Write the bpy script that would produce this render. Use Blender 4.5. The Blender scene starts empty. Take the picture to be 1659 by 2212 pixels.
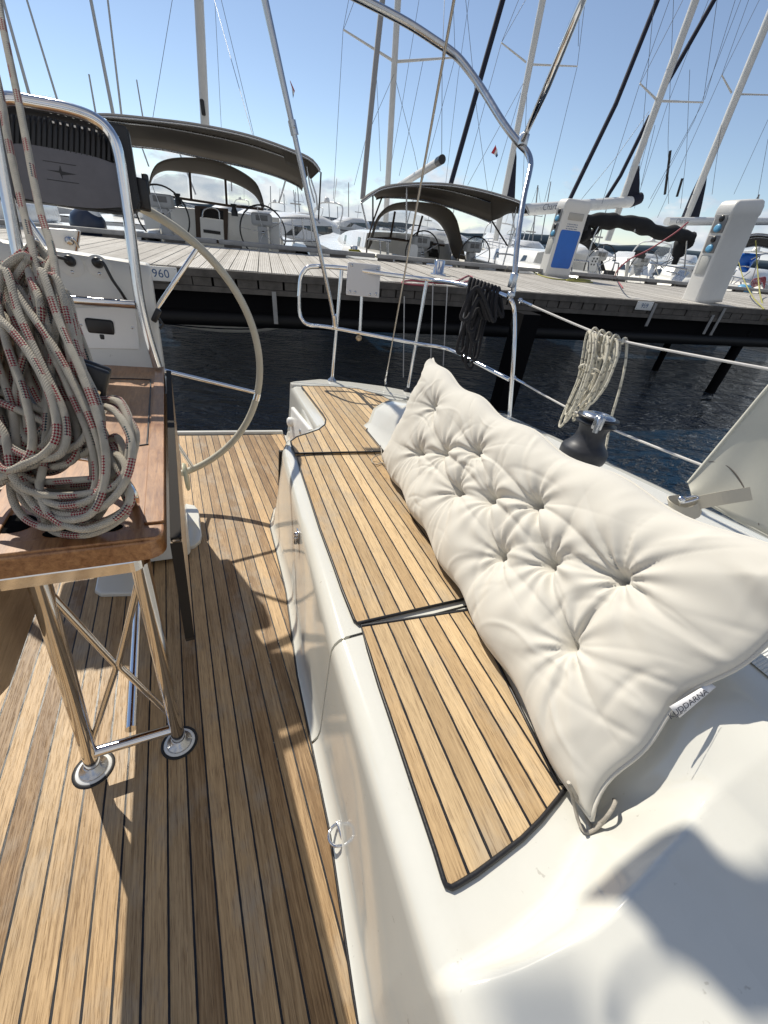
import bpy, bmesh, math, random
import numpy as np
from mathutils import Matrix, Vector
random.seed(7)
rng = np.random.default_rng(7)
SC = bpy.context.scene
COL = SC.collection
# ------------------------------------------------------------------ camera
W0, H0, FOC = 1659.0, 2212.0, 830.0
def ray(x, y):
    return np.array([(x - 829.5) / FOC, -(y - 1106.0) / FOC, 1.0])
def nrm(v):
    v = np.asarray(v, float); return v / np.linalg.norm(v)
def _horizon(yc, s):
    n_ = nrm(np.cross(ray(1829.5, yc + 1000 * s), ray(829.5, yc)))
    return n_ if n_[1] > 0 else -n_
_up = _horizon(488, .11)
_fw = nrm(np.array([0, 0, 1.0]) - _up * _up[2])
_rt = nrm(np.cross(_fw, _up)); _rt = _rt if _rt[0] > 0 else -_rt
RW = np.array([_rt, _fw, _up])                       # camera axes -> world
EYE = np.array([0.0, 0.0, 2.05])                     # eye above the water
_ey = nrm(ray(353, 542)); _ex = ray(2500, 917); _ex = nrm(_ex - _ey * (_ex @ _ey))
_ez = np.cross(_ex, _ey); _ez = _ez if _ez[1] > 0 else -_ez
RB = np.array([_ex, _ey, _ez])                       # camera axes -> boat
RWB = RW @ RB.T                                      # boat -> world
HB = 1.10                                            # eye above the cockpit sole
EB = np.array([0, 0, HB])
TB = EYE - RWB @ EB
MBOAT = Matrix([list(RWB[i]) + [TB[i]] for i in range(3)] + [[0, 0, 0, 1]])
cam_d = bpy.data.cameras.new('camera'); cam = bpy.data.objects.new('camera', cam_d); COL.objects.link(cam)
cam_d.sensor_fit = 'HORIZONTAL'; cam_d.sensor_width = 36.0; cam_d.lens = 36.0 * FOC / W0
cam_d.clip_start = .02; cam_d.clip_end = 6000
cam.matrix_world = Matrix([[RW[i, 0], RW[i, 1], -RW[i, 2], EYE[i]] for i in range(3)] + [[0, 0, 0, 1]])
SC.camera = cam
# ------------------------------------------------------------------ light
SUN_B = np.array([-.25, .85, 1.0])                   # towards the sun, boat axes
SUN = nrm(RWB @ nrm(SUN_B))
el, az = math.asin(SUN[2]), math.atan2(SUN[0], SUN[1])
world = bpy.data.worlds.new('World'); SC.world = world; world.use_nodes = True
wn, wl = world.node_tree.nodes, world.node_tree.links
bg = wn['Background']; bg.inputs['Strength'].default_value = .12
sky = wn.new('ShaderNodeTexSky'); sky.sky_type = 'NISHITA'; sky.sun_disc = False
sky.sun_elevation = el; sky.sun_rotation = az; sky.air_density = .85; sky.dust_density = 0.0; sky.ozone_density = 3.0
tc = wn.new('ShaderNodeTexCoord'); sep = wn.new('ShaderNodeSeparateXYZ'); wl.new(tc.outputs['Generated'], sep.inputs[0])
mp = wn.new('ShaderNodeMapping'); mp.inputs['Scale'].default_value = (1, 1, 2.3); wl.new(tc.outputs['Generated'], mp.inputs[0])
nz = wn.new('ShaderNodeTexNoise'); nz.inputs['Scale'].default_value = 9.5; nz.inputs['Detail'].default_value = 8; nz.inputs['Roughness'].default_value = .58
wl.new(mp.outputs[0], nz.inputs['Vector'])
def wmath(op, a, b=None, clamp=False):
    m = wn.new('ShaderNodeMath'); m.operation = op; m.use_clamp = clamp
    for i, q in enumerate((a, b)):
        if q is None: continue
        if isinstance(q, (int, float)): m.inputs[i].default_value = q
        else: wl.new(q, m.inputs[i])
    return m.outputs[0]
# low cumulus bank: needs more noise the higher it stands over the horizon
thr = wmath('ADD', wmath('MULTIPLY', wmath('SUBTRACT', wmath('MAXIMUM', sep.outputs['Z'], 0.0), .03), 3.0), .40)
cov = wmath('MULTIPLY', wmath('SUBTRACT', nz.outputs['Fac'], thr), 10.0, True)
nz2 = wn.new('ShaderNodeTexNoise'); nz2.inputs['Scale'].default_value = 16; nz2.inputs['Detail'].default_value = 5
wl.new(mp.outputs[0], nz2.inputs['Vector'])
ccol = wn.new('ShaderNodeMixRGB'); ccol.inputs[1].default_value = (3.4, 3.9, 4.7, 1); ccol.inputs[2].default_value = (5.9, 6.05, 6.25, 1)
wl.new(wmath('MULTIPLY', wmath('SUBTRACT', nz2.outputs['Fac'], .38), 4.0, True), ccol.inputs[0])
mx = wn.new('ShaderNodeMixRGB'); wl.new(wmath('MULTIPLY', cov, .85), mx.inputs[0]); hsv = wn.new('ShaderNodeHueSaturation'); hsv.inputs['Saturation'].default_value = .86; hsv.inputs['Value'].default_value = .80; wl.new(sky.outputs[0], hsv.inputs['Color']); wl.new(hsv.outputs[0], mx.inputs[1]); wl.new(ccol.outputs[0], mx.inputs[2])
# added unseen cloud behind the viewer, put in for white fill light
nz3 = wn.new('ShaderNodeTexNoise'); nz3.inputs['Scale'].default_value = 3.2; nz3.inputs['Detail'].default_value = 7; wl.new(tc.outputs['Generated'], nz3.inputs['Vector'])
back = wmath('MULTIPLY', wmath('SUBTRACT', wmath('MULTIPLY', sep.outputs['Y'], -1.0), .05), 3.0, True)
fill_cov = wmath('MULTIPLY', wmath('MULTIPLY', wmath('SUBTRACT', nz3.outputs['Fac'], .40), 6.0, True), back)
mx2 = wn.new('ShaderNodeMixRGB'); wl.new(wmath('MULTIPLY', fill_cov, .9), mx2.inputs[0]); wl.new(mx.outputs[0], mx2.inputs[1]); mx2.inputs[2].default_value = (4.6, 4.45, 4.25, 1)
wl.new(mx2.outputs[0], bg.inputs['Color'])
sun_d = bpy.data.lights.new('sun', 'SUN'); sun_d.energy = 4.3; sun_d.angle = math.radians(.53); sun_d.color = (1, .93, .80)
sun = bpy.data.objects.new('sun', sun_d); COL.objects.link(sun)
sun.rotation_euler = Vector(SUN).to_track_quat('Z', 'Y').to_euler()
sun.location = (0, 0, 30)
SC.view_settings.view_transform = 'Standard'; SC.view_settings.look = 'None'
SC.view_settings.exposure = .30; SC.view_settings.gamma = 1.0
SC.cycles.max_bounces = 8; SC.cycles.transparent_max_bounces = 12; SC.cycles.caustics_reflective = True; SC.cycles.caustics_refractive = False
SC.cycles.use_denoising = True
# ------------------------------------------------------------------ pixel helpers (a point on a plane of the real place)
def bZ(x, y, z):
    d = RB @ ray(x, y); return EB + d * (z - HB) / d[2]
def bY(x, y, Y):
    d = RB @ ray(x, y); return EB + d * Y / d[1]
def bX(x, y, X):
    d = RB @ ray(x, y); return EB + d * X / d[0]
def bD(x, y, D):
    return EB + RB @ ray(x, y) * D
P0 = np.array([-2.92, 4.82]); UU = np.array([.952, .307]); VV = np.array([-.307, .952]); ZP = 1.49
def wB(x, y, b):                                     # on the upright plane b metres behind the pier's near edge
    d = RW @ ray(x, y); t = (b + P0 @ VV) / (d[:2] @ VV); p = EYE + d * t
    q = p[:2] - P0; return np.array([q @ UU, b, p[2]])
def wZ(x, y, z):
    d = RW @ ray(x, y); t = (z - EYE[2]) / d[2]; p = EYE + d * t
    q = p[:2] - P0; return np.array([q @ UU, q @ VV, z])
MPIER = Matrix([[UU[0], VV[0], 0, P0[0]], [UU[1], VV[1], 0, P0[1]], [0, 0, 1, 0], [0, 0, 0, 1]])
MW = Matrix.Identity(4)
# ------------------------------------------------------------------ mesh builder
def cr(pts, n=8, closed=False):
    P = [np.asarray(p, float) for p in pts]; N = len(P); out = []
    rngi = range(N) if closed else range(N - 1)
    for i in rngi:
        p1, p2 = P[i], P[(i + 1) % N]
        p0 = P[(i - 1) % N] if closed or i > 0 else 2 * p1 - p2
        p3 = P[(i + 2) % N] if closed or i + 2 < N else 2 * p2 - p1
        for k in range(n):
            t = k / n
            out.append(.5 * ((2 * p1) + (-p0 + p2) * t + (2 * p0 - 5 * p1 + 4 * p2 - p3) * t * t + (-p0 + 3 * p1 - 3 * p2 + p3) * t ** 3))
    if not closed: out.append(P[-1])
    return out
class MB:
    def __init__(s): s.v = []; s.f = []; s.uv = []; s.sm = []
    def add(s, vs, fs, uvs=None, smooth=True):
        o = len(s.v); s.v.extend([tuple(map(float, p)) for p in vs])
        for k, f in enumerate(fs):
            s.f.append([i + o for i in f]); s.sm.append(smooth)
            s.uv.append(uvs[k] if uvs else [(0, 0)] * len(f))
        return s
    def tube(s, pts, r, n=10, closed=False, caps=True, vscale=1.0):
        P = [np.asarray(p, float) for p in pts]; N = len(P)
        R = r if hasattr(r, '__len__') else [r] * N
        T = []
        for i in range(N):
            a = P[(i - 1) % N] if closed or i > 0 else P[i]; b = P[(i + 1) % N] if closed or i < N - 1 else P[i]
            t = b - a; l = np.linalg.norm(t); T.append(t / l if l > 1e-9 else np.array([0, 0, 1.0]))
        ref = np.array([0, 0, 1.0]) if abs(T[0][2]) < .9 else np.array([1.0, 0, 0])
        nn = nrm(np.cross(T[0], ref)); vs = []; ln = [0.0]
        for i in range(N):
            nn = nn - T[i] * (nn @ T[i]); nn = nrm(nn); bb = np.cross(T[i], nn)
            for k in range(n):
                a = 2 * math.pi * k / n; vs.append(P[i] + R[i] * (nn * math.cos(a) + bb * math.sin(a)))
            if i: ln.append(ln[-1] + np.linalg.norm(P[i] - P[i - 1]))
        fs, uv = [], []
        M = N if closed else N - 1
        for i in range(M):
            j = (i + 1) % N; v0 = ln[i] * vscale; v1 = (ln[j] if j else ln[-1] + np.linalg.norm(P[0] - P[-1])) * vscale
            for k in range(n):
                k2 = (k + 1) % n
                fs.append([i * n + k, i * n + k2, j * n + k2, j * n + k]); uv.append([(k / n, v0), ((k + 1) / n, v0), ((k + 1) / n, v1), (k / n, v1)])
        s.add(vs, fs, uv)
        if caps and not closed:
            s.add(vs[:n], [list(range(n))[::-1]], None, False); s.add(vs[-n:], [list(range(n))], None, False)
        return s
    def box(s, c, sz, rot=None, bev=0.0, seg=2):
        bm = bmesh.new(); bmesh.ops.create_cube(bm, size=1.0)
        bmesh.ops.scale(bm, vec=Vector(sz), verts=bm.verts)
        if bev > 0: bmesh.ops.bevel(bm, geom=bm.edges[:], offset=bev, segments=seg, affect='EDGES', profile=.5)
        M = Matrix.Translation(Vector([float(q) for q in c])) @ (rot.to_4x4() if rot is not None else Matrix.Identity(4))
        bmesh.ops.transform(bm, matrix=M, verts=bm.verts)
        s.frombm(bm, bev > 0); return s
    def frombm(s, bm, smooth=False):
        bm.verts.index_update(); vs = [v.co[:] for v in bm.verts]; fs = [[v.index for v in f.verts] for f in bm.faces]
        bm.free(); s.add(vs, fs, None, smooth)
    def lathe(s, prof, c=(0, 0, 0), axis=(0, 0, 1), n=32, smooth=True):
        ax = nrm(axis); ref = np.array([1.0, 0, 0]) if abs(ax[0]) < .9 else np.array([0, 1.0, 0])
        e1 = nrm(np.cross(ax, ref)); e2 = np.cross(ax, e1); c = np.asarray(c, float); vs = []; fs = []
        for (r, h) in prof:
            for k in range(n):
                a = 2 * math.pi * k / n; vs.append(c + ax * h + r * (e1 * math.cos(a) + e2 * math.sin(a)))
        for i in range(len(prof) - 1):
            for k in range(n):
                k2 = (k + 1) % n; fs.append([i * n + k, i * n + k2, (i + 1) * n + k2, (i + 1) * n + k])
        s.add(vs, fs, None, smooth); return s
    def grid(s, G, uv=None, smooth=True, flip=False):
        m, n = len(G), len(G[0]); vs = [p for row in G for p in row]; fs, us = [], []
        for i in range(m - 1):
            for j in range(n - 1):
                q = [(i, j), (i, j + 1), (i + 1, j + 1), (i + 1, j)]
                if flip: q = q[::-1]
                fs.append([a * n + b for a, b in q]); us.append([(uv[a][b] if uv else (b / (n - 1), a / (m - 1))) for a, b in q])
        s.add(vs, fs, us, smooth); return s
    def prism(s, outline, z0, z1, bev=0.0, uvf=None):
        """outline: list of xy (or xyz offsets in the plane z) extruded from z0 to z1."""
        bm = bmesh.new(); vs = [bm.verts.new((float(p[0]), float(p[1]), z1)) for p in outline]
        f = bm.faces.new(vs); bm.normal_update()
        if f.normal.z < 0: f.normal_flip()
        r = bmesh.ops.extrude_face_region(bm, geom=[f]); nv = [g for g in r['geom'] if isinstance(g, bmesh.types.BMVert)]
        # the new region is the copy: push the old one down
        for v in nv: v.co.z = z1
        for v in vs: v.co.z = z0
        bmesh.ops.recalc_face_normals(bm, faces=bm.faces)
        if bev > 0:
            ed = [e for e in bm.edges if all(abs(v.co.z - z1) < 1e-6 for v in e.verts)]
            bmesh.ops.bevel(bm, geom=ed, offset=bev, segments=2, affect='EDGES', profile=.5)
        bm.verts.index_update(); vv = [v.co[:] for v in bm.verts]; fs = [[v.index for v in g.verts] for g in bm.faces]
        bm.free()
        s.add(vv, fs, [[uvf(vv[i]) for i in g] for g in fs] if uvf else None, False); return s
    def mesh(s, name, mat, shift=(0, 0, 0)):
        me = bpy.data.meshes.new(name); sh = np.asarray(shift, float)
        me.from_pydata([tuple(np.asarray(p) - sh) for p in s.v], [], s.f)
        ul = me.uv_layers.new(name='UVMap'); flat = []
        for u in s.uv:
            for q in u: flat += [q[0], q[1]]
        ul.data.foreach_set('uv', flat)
        me.polygons.foreach_set('use_smooth', s.sm)
        if isinstance(mat, (list, tuple)):
            for m_ in mat: me.materials.append(m_)
        else: me.materials.append(mat)
        me.update(); return me
SHIFT = {}
def tag(o, label=None, cat=None, group=None, kind=None):
    if label: o['label'] = label
    if cat: o['category'] = cat
    if group: o['group'] = group
    if kind: o['kind'] = kind
    return o
def thing(name, loc, label, cat, M=MBOAT, group=None):
    o = bpy.data.objects.new(name, None); COL.objects.link(o); o.empty_display_size = .05
    L = Vector([float(q) for q in loc]); o.matrix_world = M @ Matrix.Translation(L); SHIFT[o.name] = np.array(L)
    return tag(o, label, cat, group)
def obj(name, mb, mat, parent=None, M=MBOAT, loc=None, auto=None):
    if parent is not None:
        sh = SHIFT[parent.name]; o = bpy.data.objects.new(name, mb.mesh(name, mat, sh)); COL.objects.link(o); o.parent = parent; SHIFT[o.name] = sh
    else:
        sh = np.asarray(loc if loc is not None else (0, 0, 0), float)
        o = bpy.data.objects.new(name, mb.mesh(name, mat, sh)); COL.objects.link(o); o.matrix_world = M @ Matrix.Translation(Vector(sh)); SHIFT[o.name] = sh
    if auto is not None:
        m = o.modifiers.new('ws', 'WEIGHTED_NORMAL') if auto == 'w' else None
    return o
def bevelmod(o, w=.004, seg=2, ang=35):
    m = o.modifiers.new('bevel', 'BEVEL'); m.width = w; m.segments = seg; m.limit_method = 'ANGLE'; m.angle_limit = math.radians(ang); m.harden_normals = False
    return o
def solid(o, t, off=-1):
    m = o.modifiers.new('solid', 'SOLIDIFY'); m.thickness = t; m.offset = off; return o
def text(body, size, M, name, mat, parent, extrude=.0015, spacing=1.0, align='CENTER', shear=0.0):
    c = bpy.data.curves.new(name, 'FONT'); c.body = body; c.size = size; c.extrude = extrude; c.align_x = align; c.align_y = 'CENTER'; c.space_character = spacing; c.shear = shear
    c.materials.append(mat); tmp = bpy.data.objects.new('tmp', c); COL.objects.link(tmp); bpy.context.view_layer.update()
    me = bpy.data.meshes.new_from_object(tmp.evaluated_get(bpy.context.evaluated_depsgraph_get())); bpy.data.objects.remove(tmp); me.name = name
    o = bpy.data.objects.new(name, me); COL.objects.link(o); o.parent = parent
    o.matrix_parent_inverse = Matrix.Identity(4); o.matrix_basis = parent_world(parent).inverted() @ M; return o
def parent_world(p):
    m = p.matrix_basis.copy(); q = p.parent
    while q is not None: m = q.matrix_basis @ m; q = q.parent
    return m
def basis(o, x, y):
    x = nrm(x); y = np.asarray(y, float); y = nrm(y - x * (x @ y)); z = np.cross(x, y)
    return Matrix([[x[i], y[i], z[i], o[i]] for i in range(3)] + [[0, 0, 0, 1]])
# ------------------------------------------------------------------ materials
def mat(name, col, rough=.5, metal=0.0, spec=.5, coat=0.0, bump=None, var=0.0, vscale=8.0, sheen=0.0, alpha=None):
    m = bpy.data.materials.new(name); m.use_nodes = True; n, l = m.node_tree.nodes, m.node_tree.links; b = n['Principled BSDF']
    b.inputs['Base Color'].default_value = (*col, 1); b.inputs['Roughness'].default_value = rough; b.inputs['Metallic'].default_value = metal
    b.inputs['Specular IOR Level'].default_value = spec; b.inputs['Coat Weight'].default_value = coat; b.inputs['Coat Roughness'].default_value = .06
    b.inputs['Sheen Weight'].default_value = sheen
    t = n.new('ShaderNodeTexCoord')
    if var > 0:
        z = n.new('ShaderNodeTexNoise'); z.inputs['Scale'].default_value = vscale; z.inputs['Detail'].default_value = 6; z.inputs['Roughness'].default_value = .65
        l.new(t.outputs['Object'], z.inputs['Vector'])
        r = n.new('ShaderNodeMapRange'); r.inputs['From Min'].default_value = .3; r.inputs['From Max'].default_value = .7; r.inputs['To Min'].default_value = 1 - var; r.inputs['To Max'].default_value = 1 + var * .5
        l.new(z.outputs['Fac'], r.inputs['Value'])
        x = n.new('ShaderNodeVectorMath'); x.operation = 'SCALE'; x.inputs[0].default_value = col; l.new(r.outputs[0], x.inputs['Scale'])
        l.new(x.outputs[0], b.inputs['Base Color'])
        r2 = n.new('ShaderNodeMapRange'); r2.inputs['To Min'].default_value = max(rough - .08, .02); r2.inputs['To Max'].default_value = min(rough + .12, 1); l.new(z.outputs['Fac'], r2.inputs['Value']); l.new(r2.outputs[0], b.inputs['Roughness'])
    if bump:
        sc, st, di = bump
        z2 = n.new('ShaderNodeTexNoise'); z2.inputs['Scale'].default_value = sc; z2.inputs['Detail'].default_value = 4; l.new(t.outputs['Object'], z2.inputs['Vector'])
        u = n.new('ShaderNodeBump'); u.inputs['Strength'].default_value = st; u.inputs['Distance'].default_value = di; l.new(z2.outputs['Fac'], u.inputs['Height']); l.new(u.outputs[0], b.inputs['Normal'])
    return m
class NT:
    """small helper to write node maths"""
    def __init__(s, m): s.n, s.l = m.node_tree.nodes, m.node_tree.links; s.b = s.n['Principled BSDF']
    def put(s, sock, q):
        if isinstance(q, (int, float)): sock.default_value = q
        elif isinstance(q, tuple): sock.default_value = q if len(q) == len(sock.default_value) else (*q, 1)
        else: s.l.new(q, sock)
    def m(s, op, a, b=None, c=None, clamp=False):
        k = s.n.new('ShaderNodeMath'); k.operation = op; k.use_clamp = clamp
        for i, q in enumerate((a, b, c)):
            if q is not None: s.put(k.inputs[i], q)
        return k.outputs[0]
    def mix(s, f, a, b, typ='MIX'):
        k = s.n.new('ShaderNodeMixRGB'); k.blend_type = typ; s.put(k.inputs[0], f); s.put(k.inputs[1], a); s.put(k.inputs[2], b); return k.outputs[0]
    def noise(s, vec, scale, detail=4, rough=.55, dist=0.0, dim='3D'):
        k = s.n.new('ShaderNodeTexNoise'); k.inputs['Scale'].default_value = scale; k.inputs['Detail'].default_value = detail; k.inputs['Roughness'].default_value = rough; k.inputs['Distortion'].default_value = dist
        if vec is not None: s.l.new(vec, k.inputs['Vector'])
        return k.outputs['Fac']
    def white(s, w):
        k = s.n.new('ShaderNodeTexWhiteNoise'); k.noise_dimensions = '1D'; s.l.new(w, k.inputs['W']); return k.outputs['Value']
    def comb(s, x, y, z=0.0):
        k = s.n.new('ShaderNodeCombineXYZ'); s.put(k.inputs[0], x); s.put(k.inputs[1], y); s.put(k.inputs[2], z); return k.outputs[0]
    def sep(s, v):
        k = s.n.new('ShaderNodeSeparateXYZ'); s.l.new(v, k.inputs[0]); return k.outputs
    def uv(s):
        k = s.n.new('ShaderNodeUVMap'); k.uv_map = 'UVMap'; return k.outputs[0]
    def ob(s):
        return s.n.new('ShaderNodeTexCoord').outputs['Object']
    def rng(s, v, a, b, c, d):
        k = s.n.new('ShaderNodeMapRange'); s.put(k.inputs[0], v)
        for i, q in enumerate((a, b, c, d)): k.inputs[i + 1].default_value = q
        return k.outputs[0]
    def bump(s, h, st, di, nrm_=None):
        k = s.n.new('ShaderNodeBump'); k.inputs['Strength'].default_value = st; k.inputs['Distance'].default_value = di; s.l.new(h, k.inputs['Height'])
        if nrm_ is not None: s.l.new(nrm_, k.inputs['Normal'])
        return k.outputs[0]
def teak_mat(name, pale, dark, seam=.055, wear=.5, rough=.62):
    m = bpy.data.materials.new(name); m.use_nodes = True; t = NT(m)
    u, v, _ = t.sep(t.uv()); i = t.m('FLOOR', u); fr = t.m('SUBTRACT', u, i)
    w1 = t.white(t.m('ADD', i, .37)); w2 = t.white(t.m('MULTIPLY_ADD', i, 1.7, 9.1))
    # fine pores: strongly drawn out along the plank, another shift per plank
    g = t.noise(t.comb(t.m('MULTIPLY', u, 9.0), t.m('MULTIPLY_ADD', i, 13.7, t.m('MULTIPLY', v, 7.0)), w1), 1.0, 8, .72, .3)
    g2 = t.noise(t.comb(t.m('MULTIPLY', u, 26.0), t.m('MULTIPLY_ADD', i, 5.3, t.m('MULTIPLY', v, 22.0)), w2), 1.0, 3, .6)
    blot = t.noise(t.comb(t.m('MULTIPLY', u, .16), t.m('MULTIPLY', v, 3.2), w2), 1.0, 5, .6)
    tone = t.m('ADD', t.m('MULTIPLY_ADD', w1, .62, .04), t.m('MULTIPLY', t.m('SUBTRACT', g, .5), 1.5), None, False)
    tone = t.m('ADD', tone, t.m('MULTIPLY', t.m('SUBTRACT', blot, .5), wear), None, True)
    col = t.mix(tone, (*dark, 1), (*pale, 1))
    warm = t.mix(t.m('MULTIPLY', w2, .4), col, t.mix(1.0, col, (1.10, .96, .78, 1), 'MULTIPLY'))
    grey = t.m('MULTIPLY', t.rng(t.noise(t.comb(t.m('MULTIPLY', u, .35), t.m('MULTIPLY', v, 4.5), 3.3), 1.0, 5, .65), .52, .70, 0, 1), .55)
    warm = t.mix(grey, warm, (.36, .32, .26, 1))
    pores = t.rng(g2, .54, .66, 0, 1)
    col2 = t.mix(t.m('MULTIPLY', pores, .6), warm, t.mix(1.0, warm, (.36, .30, .25, 1), 'MULTIPLY'))
    wob = t.m('MULTIPLY', t.m('SUBTRACT', t.noise(t.comb(i, t.m('MULTIPLY', v, 30.0)), 1.0, 3), .5), .035)
    frw = t.m('ADD', fr, wob)
    sm = t.m('MAXIMUM', t.m('LESS_THAN', frw, seam), t.m('GREATER_THAN', frw, 1 - seam))
    fin = t.mix(sm, col2, (.012, .012, .014, 1))
    t.l.new(fin, t.b.inputs['Base Color']); t.l.new(t.mix(sm, (rough,) * 3 + (1,), (.38, .38, .38, 1)), t.b.inputs['Roughness'])
    t.b.inputs['Specular IOR Level'].default_value = .35
    hgt = t.m('SUBTRACT', t.m('ADD', t.m('MULTIPLY', g, .5), t.m('MULTIPLY', pores, -.35)), t.m('MULTIPLY', sm, .9))
    t.l.new(t.bump(hgt, .55, .0012), t.b.inputs['Normal']); return m
TEAK = teak_mat('weathered_teak', (.76, .58, .35), (.38, .27, .15))
TEAKF = teak_mat('sole_teak', (.70, .50, .28), (.18, .108, .048), seam=.05, rough=.5)
def varnish_mat(name, a, b):
    m = bpy.data.materials.new(name); m.use_nodes = True; t = NT(m); x, y, z = t.sep(t.ob())
    g = t.noise(t.comb(t.m('MULTIPLY', x, 90.0), t.m('MULTIPLY', y, 9.0), t.m('MULTIPLY', z, 90.0)), 1.0, 8, .7, .5)
    g2 = t.noise(t.comb(t.m('MULTIPLY', x, 330.0), t.m('MULTIPLY', y, 40.0), t.m('MULTIPLY', z, 330.0)), 1.0, 2)
    w = t.noise(t.comb(x, y, z), 6.0, 5, .65)
    f = t.m('ADD', t.rng(g, .3, .7, 0, 1), t.m('MULTIPLY', t.m('SUBTRACT', w, .5), .9), None, True)
    c = t.mix(f, (*a, 1), (*b, 1)); c = t.mix(t.m('MULTIPLY', t.rng(g2, .58, .7, 0, 1), .45), c, t.mix(1.0, c, (.4, .33, .28, 1), 'MULTIPLY'))
    t.l.new(c, t.b.inputs['Base Color']); t.l.new(t.rng(w, .3, .7, .28, .55), t.b.inputs['Roughness']); t.b.inputs['Coat Weight'].default_value = .25; t.b.inputs['Coat Roughness'].default_value = .2
    t.l.new(t.bump(g, .25, .001), t.b.inputs['Normal']); return m
VARN = varnish_mat('varnished_teak', (.17, .062, .018), (.43, .215, .085))
GEL = mat('white_gelcoat', (.655, .65, .60), .10, coat=.35, var=.05, vscale=2.5)
GELM = mat('satin_gelcoat', (.62, .615, .58), .34, coat=.1, var=.05, vscale=3.0)
def specks(m, amt=.35):
    t = NT(m); b = t.b.inputs['Base Color']; src = b.links[0].from_socket
    n1 = t.noise(t.ob(), 46, 3, .6); n2 = t.noise(t.ob(), 5.5, 6, .7)
    k = t.m('MULTIPLY', t.rng(n1, .70, .74, 0, 1), amt); c = t.mix(k, src, (.22, .19, .15, 1)); c = t.mix(t.m('MULTIPLY', t.rng(n2, .55, .75, 0, 1), .14), c, (.5, .46, .36, 1)); t.l.new(c, b)
specks(GEL); specks(GELM)
CHROME = mat('polished_steel', (.76, .76, .77), .07, 1.0, var=.06, vscale=40)
STEEL = mat('brushed_steel', (.55, .56, .58), .24, 1.0, var=.1, vscale=30)
BLACKP = mat('black_plastic', (.012, .012, .014), .35, var=.2, vscale=20)
RUBBER = mat('black_rubber', (.010, .010, .011), .6, bump=(300, .3, .001))
CAULK = mat('black_caulk', (.012, .012, .014), .45, bump=(200, .4, .001))
WHITEP = mat('white_plastic', (.78, .78, .76), .3, var=.04, vscale=10)
def nonskid_mat():
    m = mat('nonskid_gelcoat', (.80, .80, .76), .5); t = NT(m); x, y, z = t.sep(t.ob())
    h = t.m('MULTIPLY', t.m('SINE', t.m('MULTIPLY', t.m('ADD', x, y), 620.0)), t.m('SINE', t.m('MULTIPLY', t.m('SUBTRACT', x, y), 620.0)))
    t.l.new(t.bump(h, .9, .0018), t.b.inputs['Normal'])
    t.l.new(t.mix(t.rng(h, -.7, .2, .25, 0.0), (.80, .80, .76, 1), (.5, .5, .46, 1)), t.b.inputs['Base Color']); return m
NONSKID = nonskid_mat()
# ================================================================== OWN YACHT
ZS = .40
def itp(y, ys, xs): return float(np.interp(y, ys, xs))
def sst(t): t = min(max(t, 0.0), 1.0); return t * t * (3 - 2 * t)
def xb(y): return itp(y, [-.6, .066, .341, .767, 1.167, 1.65, 1.812, 2.0, 2.65, 2.9], [.15, .167, .21, .246, .304, .338, .393, .60, .67, .70])
def xl(y): return itp(y, [-.6, .028, .54, 1.594, 1.70, 1.80, 1.9, 2.0, 2.85], [.17, .202, .25, .383, .40, .44, .56, .66, .73])
def xs(y): return itp(y, [-.6, .0, .12, .549, 1.624, 1.80, 1.95, 2.05, 2.6, 2.9], [.50, .505, .531, .651, .888, .875, .87, 1.0, 1.55, 1.7])
def taper(y): return itp(y, [1.45, 1.95], [1, .42])
def coam(d): return itp(d, [0, .03, .06, .10, .15, .19, .22, .26, .55, .60, .66, .72, .78, 1.6], [0, .012, .05, .13, .215, .25, .26, .262, .255, .23, .165, .118, .105, .10])
_cr = [(bZ(px, py, ZS + h), h) for px, py, h in ((945, 2136, .010), (1050, 2112, .026), (1150, 2080, .045), (1300, 2000, .080), (1400, 1890, .112), (1480, 1800, .135), (1560, 1650, .155), (1592, 1520, .168), (1600, 1420, .175))]
_cx, _cy, _ch = [p[0] for p, h in _cr], [p[1] for p, h in _cr], [h for p, h in _cr]
def bowl(x, y):
    yc = itp(x, _cx, _cy); w = itp(x, [.2, .32, .45, .6, .9], [.012, .035, .06, .09, .15]); t_ = (yc + w - y) / w
    h = itp(x, [.185] + _cx, [0.0] + _ch); q = min(max(t_, 0.0), 1.0)
    return h * (.7 * q + .3 * sst(q)) - (.006 * min((t_ - 1) * w / .05, 3) * min(h / .05, 1) if t_ > 1 else 0)
def ztop(x, y):
    a, b = coam(x - xs(y)), bowl(x, y)
    if y > 1.45: a = .10 + (a - .10) * taper(y) if x - xs(y) > .09 else a * taper(y)
    k = .03
    h = max(k - abs(a - b), 0) / k
    return ZS + max(a, b) + h * h * k * .25 * (1 if min(a, b) > .004 else 0)
TPITCH = .0432
def uvt(p): return ((p[0] - .118 * p[1]) / TPITCH + 40.35, p[1] + .1 * p[0])
def uvfloor(p): return ((p[0] + .1635) / .04235 + 40.0, p[1])
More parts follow.
